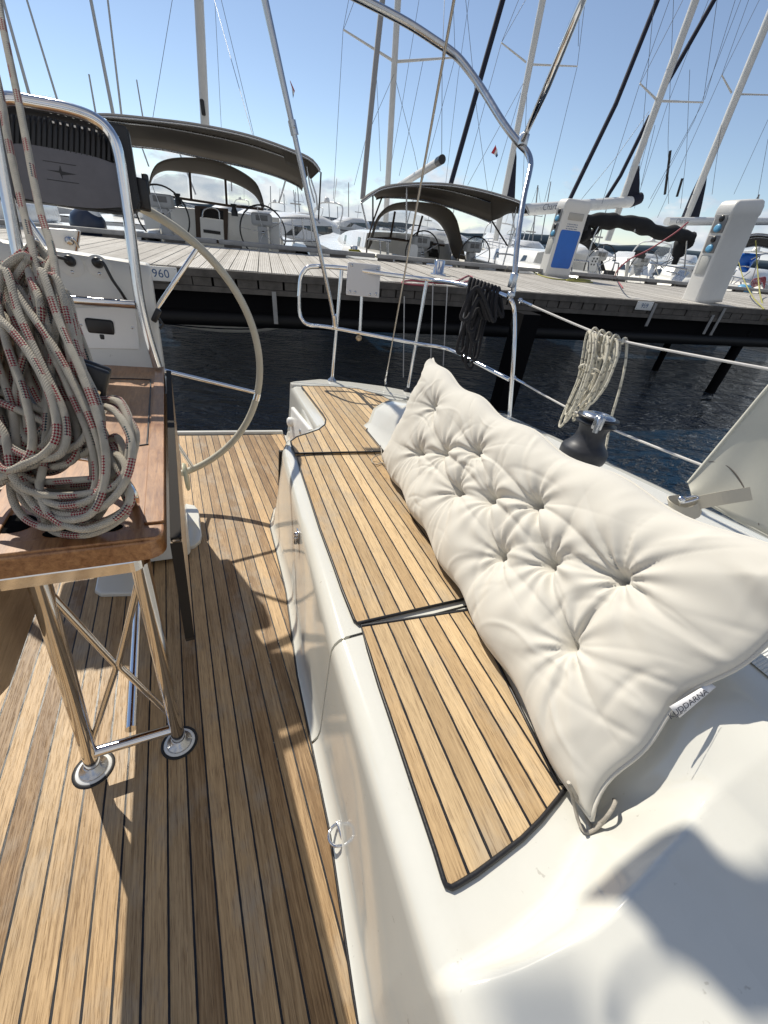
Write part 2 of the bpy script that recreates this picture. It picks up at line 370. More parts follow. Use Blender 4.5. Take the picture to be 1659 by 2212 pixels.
# --- sole
floor_ = MB(); ys = list(np.linspace(-.7, 2.925, 60))
G = [[(-1.7, y, 0), (-.6, y, 0), (xb(y) + .004, y, 0)] for y in ys]
floor_.grid(G, [[uvfloor(p) for p in r] for r in G], False, True)
tag(obj('cockpit_floor', floor_, TEAKF), kind='structure')
e = MB(); e.tube([(xb(y) - .002, y, .001) for y in ys], .0035, 6); e.tube([(-1.7, 2.925, 0), (.62, 2.925, 0)], .004, 6)
tag(obj('floor_edge', e, CAULK), kind='structure')
hull = MB()
hull.prism([(-3.4, -3), (2.0, -3), (2.02, .5), (1.99, 1.6), (1.9, 2.3), (1.6, 2.75), (1.0, 2.98), (-2.4, 2.98), (-3.4, 1.6)], -1.15, -.03)
tag(obj('hull_floor', hull, GELM), kind='structure')
rim = MB(); rim.box((-.5, 2.955, -.005), (2.4, .035, .05), None, .006); tag(obj('floor_rim', rim, GELM), kind='structure')
# --- bench
bench = thing('cockpit_bench', (.3, .8, 0), 'long white cockpit bench with teak slatted seats beside the sole', 'bench')
def wall_prof(y):
    a, b = xb(y), xl(y)
    p = [(a - .004, .0), (a + .002, .006), (a + .014, .02), (a + .020, .05)]
    for t in (.25, .5, .75): p.append((a + .02 + (b - a - .02) * t, .05 + .29 * t))
    p += [(b, .345), (b + .001, .368), (b + .007, .384), (b + .018, .395), (b + .034, .3995)]
    return p
def bench_part(y0, y1, n, name, near=False):
    m = MB(); G = []
    yl = (list(np.linspace(y0, -.12, 12)) + list(np.linspace(-.1, .2, 61)) + list(np.linspace(.22, y1, 18))) if near else list(np.linspace(y0, y1, n))
    for y in yl:
        r = [(x, y, z) for x, z in wall_prof(y)]; x0, x1 = r[-1][0], xs(y)
        for t in np.linspace(0, 1, 14)[1:]:
            x = x0 + (x1 - x0) * t; r.append((x, y, ztop(x - 1e-4, y) if near else ZS))
        if near: r = [(x, yy, z + (bowl(x, yy) if k < 12 and z > .3 else 0)) for k, (x, yy, z) in enumerate(r)]
        G.append(r)
    m.grid(G, flip=True)
    # closing faces at both ends, set back a little so that the joint shows as a rounded gap
    for row in (G[0], G[-1]):
        sgn = 1 if row is G[0] else -1
        m.add([(x, y, z) for x, y, z in row] + [(row[-1][0], row[0][1], 0)], [list(range(len(row) + 1))], None, False)
    return obj(name, m, GEL, bench)
bench_part(-.65, .548, 60, 'bench_moulding', True)
bench_part(.556, 1.716, 40, 'locker_lid')
bench_part(1.722, 2.86, 60, 'bench_moulding')
gap = MB(); gap.prism([(xl(.55) + .045, .545), (xs(.55), .545), (xs(.55), .56), (xl(.55) + .045, .56)], .3, .397); gap.prism([(xb(.55) + .035, .546), (xl(.55) + .04, .546), (xl(.55) + .04, .559), (xb(.55) + .035, .559)], .02, .36); obj('joint_gasket', gap, RUBBER, bench)
gap = MB(); gap.prism([(xb(1.72) + .03, 1.712), (xs(1.72), 1.712), (xs(1.72), 1.726), (xb(1.72) + .03, 1.726)], .02, .372); obj('joint_gasket', gap, RUBBER, bench)
def teak_panel(px, z, th, name='teak_seat'):
    P = [bZ(x, y, z)[:2] for x, y in px]
    m = MB(); m.prism(P, z - th, z, 0, uvt); o = obj(name, m, TEAK, bench)
    c = MB(); c.tube([(p[0], p[1], z - .0005) for p in P], .0042, 6, True); obj('caulk_edge', c, CAULK, o); return o
yA = [.14, .30, .45, .54]; near_r = [(xs(y) - .012, y) for y in (.13, .25, .40, .535)]
def to_px(p):
    c = RB.T @ (np.asarray(p) - EB); return (829.5 + 830 * c[0] / c[2], 1106 - 830 * c[1] / c[2])
def wpx(p):
    c = RW.T @ (np.asarray(p) - EYE); return (829.5 + 830 * c[0] / c[2], 1106 - 830 * c[1] / c[2])
zN = ZS + .004
teak_panel([(780, 1352), (795, 1402), (820, 1483), (844, 1553), (888, 1685), (940, 1838), (958, 1897), (964, 1912), (976, 1917), (990, 1910), (1028, 1887), (1076, 1851), (1128, 1811), (1168, 1771), (1204, 1727), (1226, 1698)]
           + [to_px((x, y, zN)) for x, y in near_r], zN, .012)
zL = ZS + .007
teak_panel([(641, 986), (651, 1020), (666, 1065), (691, 1142), (719.5, 1218.5), (738, 1271), (765, 1338), (772, 1346)]
           + [to_px((xs(y) - .014, y, zL)) for y in (.572, .8, 1.1, 1.4, 1.60)], zL, .014)
zA = ZS + .016
aft_px = [(637.5, 979), (630, 962), (628, 953), (640, 944), (668, 935), (688, 928), (702, 917), (704, 906), (697, 894), (651, 834), (712, 834.5), (774, 840), (823, 854), (862, 874), (847, 891), (823, 913), (795, 924), (791, 929), (797, 936), (829, 975)]
teak_panel(aft_px, zA, .02)
# latch, pad eye and the plastic locker door on the aft block
def wallpt(px, py, off=0.0):
    d = RB @ ray(px, py)                             # march to the bench wall
    for t in np.linspace(.3, 2.6, 3000):
        p = EB + d * t
        if p[2] < .39 and p[0] >= xb(p[1]) + .02 + (xl(p[1]) - xb(p[1]) - .02) * min(max((p[2] - .05) / .29, 0), 1): return p
    return p
p = wallpt(646, 1158); l = MB(); l.box(p + np.array([-.004, 0, 0]), (.006, .03, .05), None, .002); l.lathe([(.0, .012), (.007, .012), (.009, .004), (.009, 0)], p + np.array([-.006, .0, .008]), (-1, 0, 0), 16); l.box(p + np.array([-.012, .0, -.016]), (.012, .012, .03), None, .003)
obj('latch', l, CHROME, bench)
p = wallpt(738, 1800); l = MB()
l.tube([p + np.array([-.004, -.021 * math.cos(a), .0]) + np.array([-.026 * math.sin(a), 0, 0]) for a in np.linspace(0, math.pi, 14)], .0034, 8)
l.box(p + np.array([-.003, 0, 0]), (.005, .052, .012), None, .002); obj('pad_eye', l, CHROME, bench)
q = np.array([xl(2.35) - .012, 2.32, .2]); d_ = MB(); d_.box(q + np.array([-.012, 0, .01]), (.03, .44, .26), None, .013, 3)
door = obj('locker_door', d_, WHITEP, bench)
k_ = MB(); k_.lathe([(0, .03), (.022, .03), (.03, .022), (.03, 0)], q + np.array([-.027, .17, .05]), (-1, 0, 0), 20); obj('door_knob', k_, WHITEP, door)
for hz in ((-.04, .06), (-.09, .0), (-.12, -.06)):
    k_ = MB(); k_.lathe([(0, .003), (.016, .003), (.016, 0)], q + np.array([-.0275, hz[0], hz[1]]), (-1, 0, 0), 16); obj('door_hole', k_, STEEL, door)
# --- coaming and side deck
dk = MB(); G = []
ds = [0.0, .015, .03, .045, .06, .08, .10, .125, .15, .17, .19, .205, .22, .24, .26, .35, .45, .55, .575, .60, .63, .66, .69, .72, .75, .78]
for y in list(np.linspace(-.65, -.12, 12)) + list(np.linspace(-.1, .3, 81)) + list(np.linspace(.34, 1.95, 38)):
    r = [(xs(y) + d, y, ztop(xs(y) + d, y)) for d in ds]
    for X in (1.72, 1.95):
        if X > r[-1][0] + .01: r.append((X, y, ztop(X, y)))
        else: r.append((r[-1][0] + .01, y, ztop(r[-1][0] + .01, y)))
    xe = max(1.985 - .02 * max(y - 1.3, 0), r[-1][0] + .02)
    r += [(xe, y, .497), (xe + .012, y, .488), (xe + .014, y, .46), (xe - .03, y, .1), (xe - .1, y, -.5)]
    G.append(r)
# tapering aft end of the coaming
for y, s in ((1.99, .72), (2.04, .55), (2.12, .36), (2.22, .16), (2.30, .0)):
    r = []
    for x, _, z in G[len(G) - 1][:len(ds)]:
        r.append((xs(y) + (x - xs(1.95)) * (1.985 - xs(y)) / (1.985 - xs(1.95)), y, ZS + .001 + (ztop(x, 1.95) - ZS) * s))
    b = G[130]
    for x, _, z in b[len(ds):]: r.append((x - .12 * (y - 1.95), y, z if z < .45 else .49 - .08 * (1 - s)))
    G.append(r)
dk.grid(G, flip=True)
tag(obj('side_deck', dk, GEL), kind='structure')
ns = MB(); G = []
for y in np.linspace(-.6, 1.5, 60):
    G.append([(x, y, ztop(x, y) + .003) for x in np.linspace(xs(y) + .27, 1.90, 14)])
ns.grid(G, flip=True); tag(obj('nonskid_deck', ns, NONSKID), kind='structure')
st = MB(); out = [(.74, 2.90), (1.0, 3.03), (1.25, 2.99), (1.5, 2.90), (1.75, 2.73), (1.9, 2.5), (1.97, 2.2), (1.985, 1.95), (1.3, 1.95), (1.6, 2.6), (1.2, 2.84)]
st.prism(out, -.4, .418, .012); st.prism([(.735, 2.84), (.735, 2.90), (1.2, 2.86), (1.58, 2.62), (1.55, 2.57), (1.2, 2.80)], .2, .412, .006)
tag(obj('stern_deck', st, GEL), kind='structure')
# --- table
tbl = thing('cockpit_table', (-.2, 1.2, 0), 'varnished teak cockpit table on a polished steel trestle, drop leaves hanging', 'table')
ZT = .70; TX0, TX1, TY0, TY1 = -.292, -.046, .596, 1.83
def rrect(x0, x1, y0, y1, r, n=5):
    o = []
    for cx, cy, a0 in ((x1 - r, y1 - r, 0), (x0 + r, y1 - r, 90), (x0 + r, y0 + r, 180), (x1 - r, y0 + r, 270)):
        for k in range(n + 1):
            a = math.radians(a0 + 90 * k / n); o.append((cx + r * math.cos(a), cy + r * math.sin(a)))
    return o
t = MB(); t.prism(rrect(TX0, TX1, TY0, TY1, .03), ZT - .036, ZT, .004); top = obj('tabletop', t, VARN, tbl)
t = MB(); t.prism(rrect(TX1 - .0305, TX1 + .0005, TY0 + .05, TY1 - .004, .006), ZT - .001, ZT + .0045, .0015); t.prism(rrect(TX0, TX0 + .0305, TY0 + .05, TY1 - .004, .006), ZT - .001, ZT + .0045, .0015)
t.prism(rrect(TX0 + .01, TX1 - .006, TY0 + .004, TY0 + .034, .010), ZT - .001, ZT + .004, .0015); obj('fiddle_rail', t, VARN, top)
t = MB(); t.tube([bZ(x, y, ZT + .0008) for x, y in cr([(196, 818), (260, 818), (318, 820), (325, 826), (322, 890), (318, 952), (312, 961), (240, 966), (120, 968)], 5)], .0022, 6); obj('hatch_seam', t, CAULK, top)
DULL = mat('dark_recess', (.006, .006, .006), 1.0, spec=.05)  # flat dark insets painted for the shade inside the table recesses
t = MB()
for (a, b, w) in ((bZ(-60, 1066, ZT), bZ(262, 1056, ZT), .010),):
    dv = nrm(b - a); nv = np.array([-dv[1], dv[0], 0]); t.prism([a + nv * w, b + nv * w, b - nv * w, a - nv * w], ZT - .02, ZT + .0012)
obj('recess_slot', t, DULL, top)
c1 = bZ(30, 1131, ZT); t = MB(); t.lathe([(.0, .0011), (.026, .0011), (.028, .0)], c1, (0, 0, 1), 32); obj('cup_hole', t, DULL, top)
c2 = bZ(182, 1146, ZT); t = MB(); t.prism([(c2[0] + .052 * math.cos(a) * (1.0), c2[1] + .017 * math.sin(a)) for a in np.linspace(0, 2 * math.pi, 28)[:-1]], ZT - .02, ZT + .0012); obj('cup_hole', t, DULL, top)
# plate below, trestle legs, braces, foot bar
t = MB(); t.prism(rrect(TX0 + .01, TX1 - .035, TY0 + .006, TY0 + .16, .02), ZT - .062, ZT - .037, .006); obj('under_plate', t, CHROME, tbl)
fL, fR = bZ(203, 1661, 0), bZ(388, 1604, 0)
lt = np.array([-.262, .632, ZT - .06]); rt = np.array([-.083, .628, ZT - .06])
lT, rT = bY(80, 1240, .632), bY(303, 1215, .628)
lT[2] = rT[2] = ZT - .058
for f, tp in ((fL, lT), (fR, rT)):
    g = MB(); b = f + (tp - f) * .045; g.tube([b, f + (tp - f) * .5, tp], .0155, 20); leg = obj('leg', g, CHROME, tbl)
    g = MB(); g.lathe([(.0152, .024), (.018, .022), (.020, .010), (.028, .006), (.030, .002), (.030, 0)], (f[0], f[1], .002), (0, 0, 1), 36); obj('foot_flange', g, STEEL, leg)
    g = MB(); g.lathe([(.0, .0028), (.036, .0028), (.037, .0)], (f[0], f[1], 0), (0, 0, 1), 36); obj('foot_plate', g, WHITEP, leg)
    g = MB(); g.lathe([(.037, .0022), (.043, .0022), (.0435, 0)], (f[0], f[1], 0), (0, 0, 1), 36); obj('foot_gasket', g, RUBBER, leg)
def on(f, tp, z): return f + (tp - f) * ((z - f[2]) / (tp[2] - f[2]))
zc = .075; g = MB(); g.tube([on(fL, lT, zc), on(fR, rT, zc)], .0125, 18); obj('cross_bar', g, CHROME, tbl)
mid = (on(fL, lT, .36) + on(fR, rT, .36)) / 2 + np.array([.0, .012, 0])
g = MB()
for a, b in ((on(fL, lT, .62), on(fR, rT, .12)), (on(fL, lT, .085), on(fR, rT, .62))):
    for e_ in (a, b):
        s_ = np.array([math.copysign(.006, e_[0] - mid[0]), 0, math.copysign(.014, e_[2] - mid[2])])
        g.tube(cr([e_, e_ + (mid + s_ - e_) * .85, mid + s_ * .8, mid + np.array([s_[0] * .5, 0, 0])], 6), .0062, 12)
obj('brace', g, CHROME, tbl)
g = MB(); a = (on(fL, lT, zc) * .5 + on(fR, rT, zc) * .5); q0 = bZ(283, 1575, .06); q1 = bZ(300, 1240, .06); g.tube([q0, q1 + (q1 - q0) * .35], .013, 16); obj('foot_bar', g, CHROME, tbl)
# drop leaves (hang, slightly swung in)
EDGE = mat('dark_edging', (.022, .019, .017), .8, spec=.2)
def leaf(side):
    m = MB(); X = TX1 + .004 if side > 0 else TX0 + .002; s = side; th = .016 if side > 0 else .02; tl = .012 if side > 0 else .02
    prof = [(.0, .0), (-.018, -.40)]                # x,z of the inner face top/bottom (swung in)
    ya = [(TY0 + .005, ZT - .012), (TY1 - .02, ZT - .012), (TY1 - .05, ZT - .34), (TY0 + .10, ZT - .35), (TY0 + .07, ZT - .31)]
    if s < 0: ya = [(TY0 - .06, ZT - .012), (TY1 - .02, ZT - .012), (TY1 - .05, ZT - .235), (TY0 - .02, ZT - .235), (TY0 - .05, ZT - .22)]
    bm = bmesh.new()
    fr = [bm.verts.new((X + s * (.004 - tl * (ZT - z)), y, z)) for y, z in ya]; bk = [bm.verts.new((X + s * (.004 + th - tl * (ZT - z)), y, z)) for y, z in ya]
    bm.faces.new(fr); bm.faces.new(bk[::-1]); n_ = len(ya)
    for i in range(n_): bm.faces.new((fr[i], bk[i], bk[(i + 1) % n_], fr[(i + 1) % n_]))
    bmesh.ops.recalc_face_normals(bm, faces=bm.faces); bmesh.ops.bevel(bm, geom=bm.edges[:], offset=.003, segments=2, affect='EDGES')
    m.frombm(bm); o = obj('drop_leaf', m, LEAF, tbl)
    if s > 0:
        e_ = MB(); ee = [(ya[0][0] - .0015, ya[0][1]), (ya[4][0] - .0015, ya[4][1]), (ya[3][0] - .0015, ya[3][1])]; e_.grid([[(X + s * (.003 - tl * (ZT - z)), y, z), (X + s * (.021 - tl * (ZT - z)), y, z)] for y, z in ee], smooth=False)
        e_.box((X + .012, (TY0 + TY1) / 2, ZT - .011), (.017, TY1 - TY0 - .03, .005)); obj('leaf_edge', e_, EDGE, o)
LEAF = varnish_mat('grey_teak', (.26, .17, .09), (.46, .32, .19))
leaf(1); leaf(-1)
g = MB(); hp_ = [(-20, 1040), (10, 1012), (60, 996), (130, 986), (190, 990), (235, 1006), (266, 1034), (284, 1062)]
g.tube(cr([bZ(x, y, ZT + .055) for x, y in hp_] + [bZ(291, 1082, ZT + .03), bZ(290, 1090, ZT)], 5), .0075, 14); obj('grab_rail', g, CHROME, tbl)
# --- steering pedestal
ped = thing('steering_pedestal', (-.19, 1.75, 0), 'white steering console with instrument sockets behind the table', 'steering console')
def frust(c0, w0, d0, z0, c1, w1, d1, z1, r=.04):
    a = rrect(c0[0] - w0 / 2, c0[0] + w0 / 2, c0[1] - d0 / 2, c0[1] + d0 / 2, r); b = rrect(c1[0] - w1 / 2, c1[0] + w1 / 2, c1[1] - d1 / 2, c1[1] + d1 / 2, r * .8); n_ = len(a)
    vs = [(x, y, z0) for x, y in a] + [(x, y, z1) for x, y in b]
    return vs, [[i, (i + 1) % n_, n_ + (i + 1) % n_, n_ + i] for i in range(n_)], list(range(n_, 2 * n_)), list(range(n_))
m = MB(); vs, fs, tp, bt = frust((-.205, 1.66), .36, .40, .02, (-.19, 1.72), .30, .30, .66); m.add(vs, fs, None, True); m.add(vs, [tp], None, False); obj('column', m, GEL, ped)
m = MB(); m.prism([(-.345, 1.34), (-.325, 1.315), (-.225, 1.29), (-.205, 1.30), (-.195, 1.34), (-.185, 1.50), (-.05, 1.525), (-.01, 1.54), (.018, 1.575), (.026, 1.62), (.026, 1.84), (.012, 1.89), (-.03, 1.92), (-.345, 1.93)], .001, .018, .006); obj('base_plate', m, GEL, ped)
c_ = bY(406, 1030, 1.84); m = MB(); m.lathe([(0, .012), (.06, .012), (.066, .006), (.066, 0)], (c_[0] - .012, c_[1], c_[2]), (1, -.05, .1), 36); obj('hub_cover', m, mat('pale_green_plastic', (.5, .5, .36), .4), ped)
m = MB(); bm = bmesh.new(); yb, yt = 1.845, 1.87
pr = [(1.80, .66), (1.835, .78), (1.84, .88), (1.865, 1.02), (1.885, 1.05), (1.93, 1.055), (1.99, 1.03), (2.0, .66)]
L_ = [bm.verts.new((-.62, y, z)) for y, z in pr]; R_ = [bm.verts.new((-.045 - .01 * (z - .66), y, z)) for y, z in pr]
bm.faces.new(L_[::-1]); bm.faces.new(R_)
for i in range(len(pr)): j = (i + 1) % len(pr); bm.faces.new((L_[i], L_[j], R_[j], R_[i]))
bmesh.ops.recalc_face_normals(bm, faces=bm.faces); bmesh.ops.bevel(bm, geom=bm.edges[:], offset=.014, segments=3, affect='EDGES', profile=.5); m.frombm(bm, False)
o = obj('console_body', m, GELM, ped)
def onfront(px, py):                                 # the console's sloping front
    d = RB @ ray(px, py); best = None
    for t_ in np.linspace(1.0, 2.4, 2400):
        p = EB + d * t_
        yy = itp(p[2], [.66, .78, .88, 1.02, 1.05], [1.80, 1.835, 1.84, 1.865, 1.885])
        if p[1] >= yy: return p
    return p
m = MB(); c = [onfront(x, y) for x, y in ((148, 665), (292, 663), (302, 755), (150, 752))]; nrm_f = np.array([0, -1, .12]); c = [p + nrm_f * .003 for p in c]
m.add(c + [p - nrm_f * .012 for p in c], [[0, 3, 2, 1], [0, 1, 5, 4], [1, 2, 6, 5], [2, 3, 7, 6], [3, 0, 4, 7]], None, False); pn = obj('front_panel', m, WHITEP, ped); bevelmod(pn, .003)
for px in ((176, 702), (286, 708)):
    m = MB(); p = onfront(*px); m.lathe([(0, .003), (.004, .003), (.005, 0)], p + nrm_f * .003, nrm_f, 12); obj('screw', m, STEEL, pn)
p = onfront(217, 706); m = MB(); m.box(p + nrm_f * .004, (.085, .012, .052), None, .009, 3); m.box(p + nrm_f * .004 + np.array([.0, 0, -.034]), (.016, .012, .02), None, .004); obj('power_socket', m, BLACKP, pn)
for px, cab in (((154, 573), False), ((213, 577), True)):
    m = MB(); p = onfront(*px); p = p + nrm_f * .002; m.lathe([(0, .004), (.030, .004), (.036, .0)], p, nrm_f, 28); so = obj('deck_socket', m, mat('frosted_plastic', (.62, .62, .6), .35), ped)
    m = MB(); q = p + nrm_f * .004 + np.array([0, 0, .012]); m.lathe([(0, .022), (.012, .022), (.016, .014), (.017, 0)], q, nrm_f, 20)
    e_ = q + nrm_f * .02
    if cab: m.tube(cr([e_, e_ + np.array([.02, -.02, .002]), onfront(245, 605) + nrm_f * .04, onfront(262, 630) + nrm_f * .03, onfront(275, 652) + nrm_f * .01], 8), .005, 8)
    else: m.tube(cr([e_, e_ + np.array([-.02, -.01, .004]), e_ + np.array([-.05, 0.0, .006]), e_ + np.array([-.07, .03, -.01])], 6), .005, 8)
    obj('cable_plug', m, BLACKP, so)
    m = MB(); m.lathe([(0, .003), (.005, .003), (.006, 0)], p + nrm_f * .004 + np.array([0, 0, -.02]), nrm_f, 12); obj('screw', m, STEEL, so)
p = bY(328, 680, 1.80); m = MB(); m.box(p + np.array([.014, 0, 0]), (.02, .03, .05), Matrix.Rotation(.5, 3, 'Y'), .005); m.tube([p + np.array([.02, 0, -.01]), p + np.array([.034, .0, -.03]), p + np.array([.02, 0, -.045])], .005, 8); obj('cleat', m, BLACKP, ped)
# guard rail: an inverted U of tube in front of the console
GY = 1.77
m = MB(); gp = [bY(340, 792, GY), bY(318, 720, GY), bY(300, 640, GY), bY(284, 520, GY), bY(270, 420, GY), bY(255, 330, GY), bY(238, 288, GY), bY(205, 258, GY), bY(150, 238, GY), bY(80, 224, GY), bY(0, 212, GY)]
lx = gp[-1][0]; gp = gp[:-1] + [np.array([-.335, GY, 1.385]), np.array([-.366, GY, 1.355]), np.array([-.378, GY, 1.29]), np.array([-.40, GY, 1.02]), np.array([-.425, GY, .72])]
m.tube(cr(gp, 6), .0165, 20); gr = obj('guard_rail', m, CHROME, ped)
m = MB(); m.tube([bY(292, 659, GY), bY(130, 646, GY), bY(-60, 632, GY)], .014, 16); obj('grab_bar', m, CHROME, gr)
m = MB(); bp0 = bY(338, 660, 1.9); bp1 = bY(415, 538, 2.0); 
# --- instrument pod on the guard
pod = thing('instrument_pod', (-.25, 1.8, 1.28), 'black instrument pod with fluted hood and grey metal plate bearing a star emblem', 'instrument pod')
m = MB(); P_ = [bY(x, y, 1.83) for x, y in ((-40, 225), (100, 238), (200, 262), (262, 272), (278, 280), (300, 420), (306, 440), (300, 458), (255, 462), (100, 440), (-40, 425))]
bm = bmesh.new(); a_ = [bm.verts.new((p[0], 1.80, p[2])) for p in P_]; b_ = [bm.verts.new((p[0], 1.90, p[2])) for p in P_]; bm.faces.new(a_); bm.faces.new(b_[::-1])
for i in range(len(P_)): j = (i + 1) % len(P_); bm.faces.new((a_[i], b_[i], b_[j], a_[j]))
bmesh.ops.recalc_face_normals(bm, faces=bm.faces); bmesh.ops.bevel(bm, geom=bm.edges[:], offset=.006, segments=3, affect='EDGES'); m.frombm(bm); obj('housing', m, BLACKP, pod)
m = MB()
for k in range(24):                                  # flutes
    x = -20 + k * 11.7; ty = np.interp(x, [-20, 100, 200, 262], [246, 256, 280, 318]); by = np.interp(x, [-20, 60, 150, 262], [312, 312, 330, 352])
    a, b = bY(x, ty, 1.797), bY(x - 1, by, 1.797); m.tube([a + np.array([0, .008, 0]), a * .8 + b * .2 + np.array([0, -.003, 0]), b + np.array([0, -.001, 0])], .0075, 8)
hd_ = obj('fluted_hood', m, BLACKP, pod)
m = MB()
for k in range(10):
    x = 115 + k * 28.3 * .55; y = 345.5 - 133 + k * 1.0; y = np.interp(x, [115, 200, 255], [264, 281, 296]); m.box(bY(x, y, 1.782), (.0045, .004, .0045))
obj('vent_hole', m, WHITEP, hd_)  # white squares stand in for daylight passing through the hood's vents
plate = cr([(-40, 318), (40, 311), (120, 322), (200, 338), (262, 360)], 5); plate2 = cr([(266, 448), (200, 450), (120, 441), (50, 428), (-40, 408)], 5)
m = MB(); P_ = [bY(x, y, 1.795) for x, y in plate + plate2]; n_ = len(plate)
vs = [(p[0], 1.789, p[2]) for p in P_] + [(p[0], 1.80, p[2]) for p in P_]; N_ = len(P_)
m.add(vs, [list(range(N_))] + [[i, (i + 1) % N_, N_ + (i + 1) % N_, N_ + i] for i in range(N_)], None, False); pl = obj('metal_plate', m, mat('grey_plate', (.13, .125, .135), .30, .8, var=.15, vscale=14), pod)
m = MB()
def pxq(pts, Y0=1.788, t_=.002):
    q = [bY(x, y, Y0) for x, y in pts]; k = len(q); m.add(q + [p + np.array([0, t_, 0]) for p in q], [list(range(k))] + [[i, (i + 1) % k, k + (i + 1) % k, k + i] for i in range(k)], None, False)
pxq([(129.5, 356.5), (134, 370), (165, 377), (134.5, 378.5), (135.5, 387), (129, 374), (127, 373), (99, 366.5), (127, 369)])
for a, b in (((92, 345.5), (164, 357)), ((101, 386), (171, 396))): pxq([a, b, (b[0], b[1] + 1.6), (a[0], a[1] + 1.6)])
obj('emblem', m, BLACKP, pl)
m = MB(); p = bY(304, 420, 1.85); m.box(p + np.array([.008, 0, .0]), (.035, .05, .085), None, .006); p = bY(306, 395, 1.85); m.box(p + np.array([.012, .01, 0]), (.02, .06, .05), None, .005); obj('bracket', m, BLACKP, pod)
m = MB(); p = bY(243, 442, 1.797); m.box(p, (.016, .003, .009)); obj('label_plate', m, WHITEP, pod)
# --- steering wheel
WC = np.array([-.199, 1.96, .69]); WR = .55
whl = thing('ship_helm', WC, 'big leather rimmed steering wheel with slim steel spokes', 'steering wheel')
RIM = mat('stitched_leather', (.50, .47, .38), .55, var=.08, vscale=12, bump=(140, .25, .001))
m = MB(); m.tube([WC + WR * np.array([math.cos(a), .0, math.sin(a)]) for a in np.linspace(0, 2 * math.pi, 97)[:-1]], .0155, 16, True); obj('rim', m, RIM, whl)
for a in (54, 114, 174, 234, 294, -12):
    m = MB(); a = math.radians(a); m.tube([WC + np.array([.05 * math.cos(a), 0, .05 * math.sin(a)]), WC + (WR - .01) * np.array([math.cos(a), 0, math.sin(a)])], .0085, 12); obj('spoke', m, CHROME, whl)
m = MB(); m.lathe([(0, .05), (.045, .045), (.06, .0), (.05, -.03), (0, -.035)], WC + np.array([0, 0, 0]), (0, -1, 0), 32); obj('hub', m, STEEL, whl)
a0 = math.radians(-14); m = MB(); m.tube([WC + WR * np.array([math.cos(a), 0, math.sin(a)]) for a in np.linspace(a0 - .03, a0 + .03, 6)], .0165, 16); obj('rim_band', m, CHROME, whl)
# ================================================================== rails, frames, ropes
pp = thing('stern_rail', (1.6, 2.6, .42), 'bent polished steel stern rail with two stanchions on the aft corner of the deck', 'railing')
S1b, S1t = np.array([1.087, 2.984, .42]), np.array([1.092, 2.982, 1.172]); S2b, S2t = np.array([1.654, 2.754, .42]), np.array([1.652, 2.755, 1.195])
CBb, CBt = np.array([1.95, 1.885, .50]), np.array([1.86, 2.06, 1.165])
PR = .0135
tr = [bY(646, 640, 3.03), bY(649, 605, 3.03), bY(656, 587, 3.02), bY(674, 576, 3.01), S1t + np.array([0, 0, .012]), bY(830, 592, 2.88), S2t + np.array([0, 0, .012]), bY(985, 612, 2.5), bY(1040, 625, 2.28), bY(1085, 637, 2.12), bY(1104, 650, 2.05), bY(1111, 680, 2.03), bY(1110, 760, 1.96), CBb]
lr = [bY(646, 640, 3.03), bY(647, 672, 3.03), bY(652, 690, 3.02), bY(668, 702, 3.0), bY(722, 709, 2.984), bY(893, 741, 2.755), bY(950, 750, 2.62), bY(985, 762, 2.5), bY(1100, 820, 1.94)]
m = MB(); m.tube(cr(tr, 6), PR, 14); obj('top_rail', m, CHROME, pp)
m = MB(); m.tube(cr(lr, 6), PR, 14); obj('lower_rail', m, CHROME, pp)
for b, t_ in ((S1b, S1t), (S2b, S2t)):
    m = MB(); m.tube([b, t_], PR * .97, 14); s_ = obj('stanchion', m, CHROME, pp)
    m = MB(); m.lathe([(.016, .03), (.018, .02), (.032, .008), (.034, 0)], b, (0, 0, 1), 20); obj('stanchion_base', m, BLACKP if b is S2b else STEEL, s_)
m = MB(); m.tube([bY(781, 640, 2.94), bY(777, 722, 2.93)], PR * .95, 12); obj('board_post', m, CHROME, pp)
m = MB(); c = bY(775, 730, 2.915); m.lathe([(.006, -.008), (.021, -.008), (.021, .008), (.006, .008), (.006, -.008)], c, (0, 1, 0), 20); obj('shackle_plate', m, mat('worn_brass', (.42, .33, .22), .4, .3), pp)
bd = thing('rail_board', bY(786, 604, 2.93), 'square white plastic board bolted to the stern rail', 'board')
bc = [bY(x, y, 2.925) for x, y in ((753, 566), (823, 573), (819, 644), (748.5, 637))]
m = MB(); m.add(bc + [p + np.array([0, .02, 0]) for p in bc], [[0, 3, 2, 1], [4, 5, 6, 7], [0, 1, 5, 4], [1, 2, 6, 5], [2, 3, 7, 6], [3, 0, 4, 7]], None, False)
o = obj('panel', m, mat('grey_white_plastic', (.62, .62, .64), .4), bd); bevelmod(o, .006, 3)
for x, y in ((760, 573), (816, 580), (812, 635), (756, 629.5), (767, 631), (799, 636)):
    m = MB(); m.lathe([(0, .004), (.007, .004), (.009, .001), (.009, 0)], bY(x, y, 2.924), (0, -1, 0), 12); obj('bolt', m, STEEL, bd)
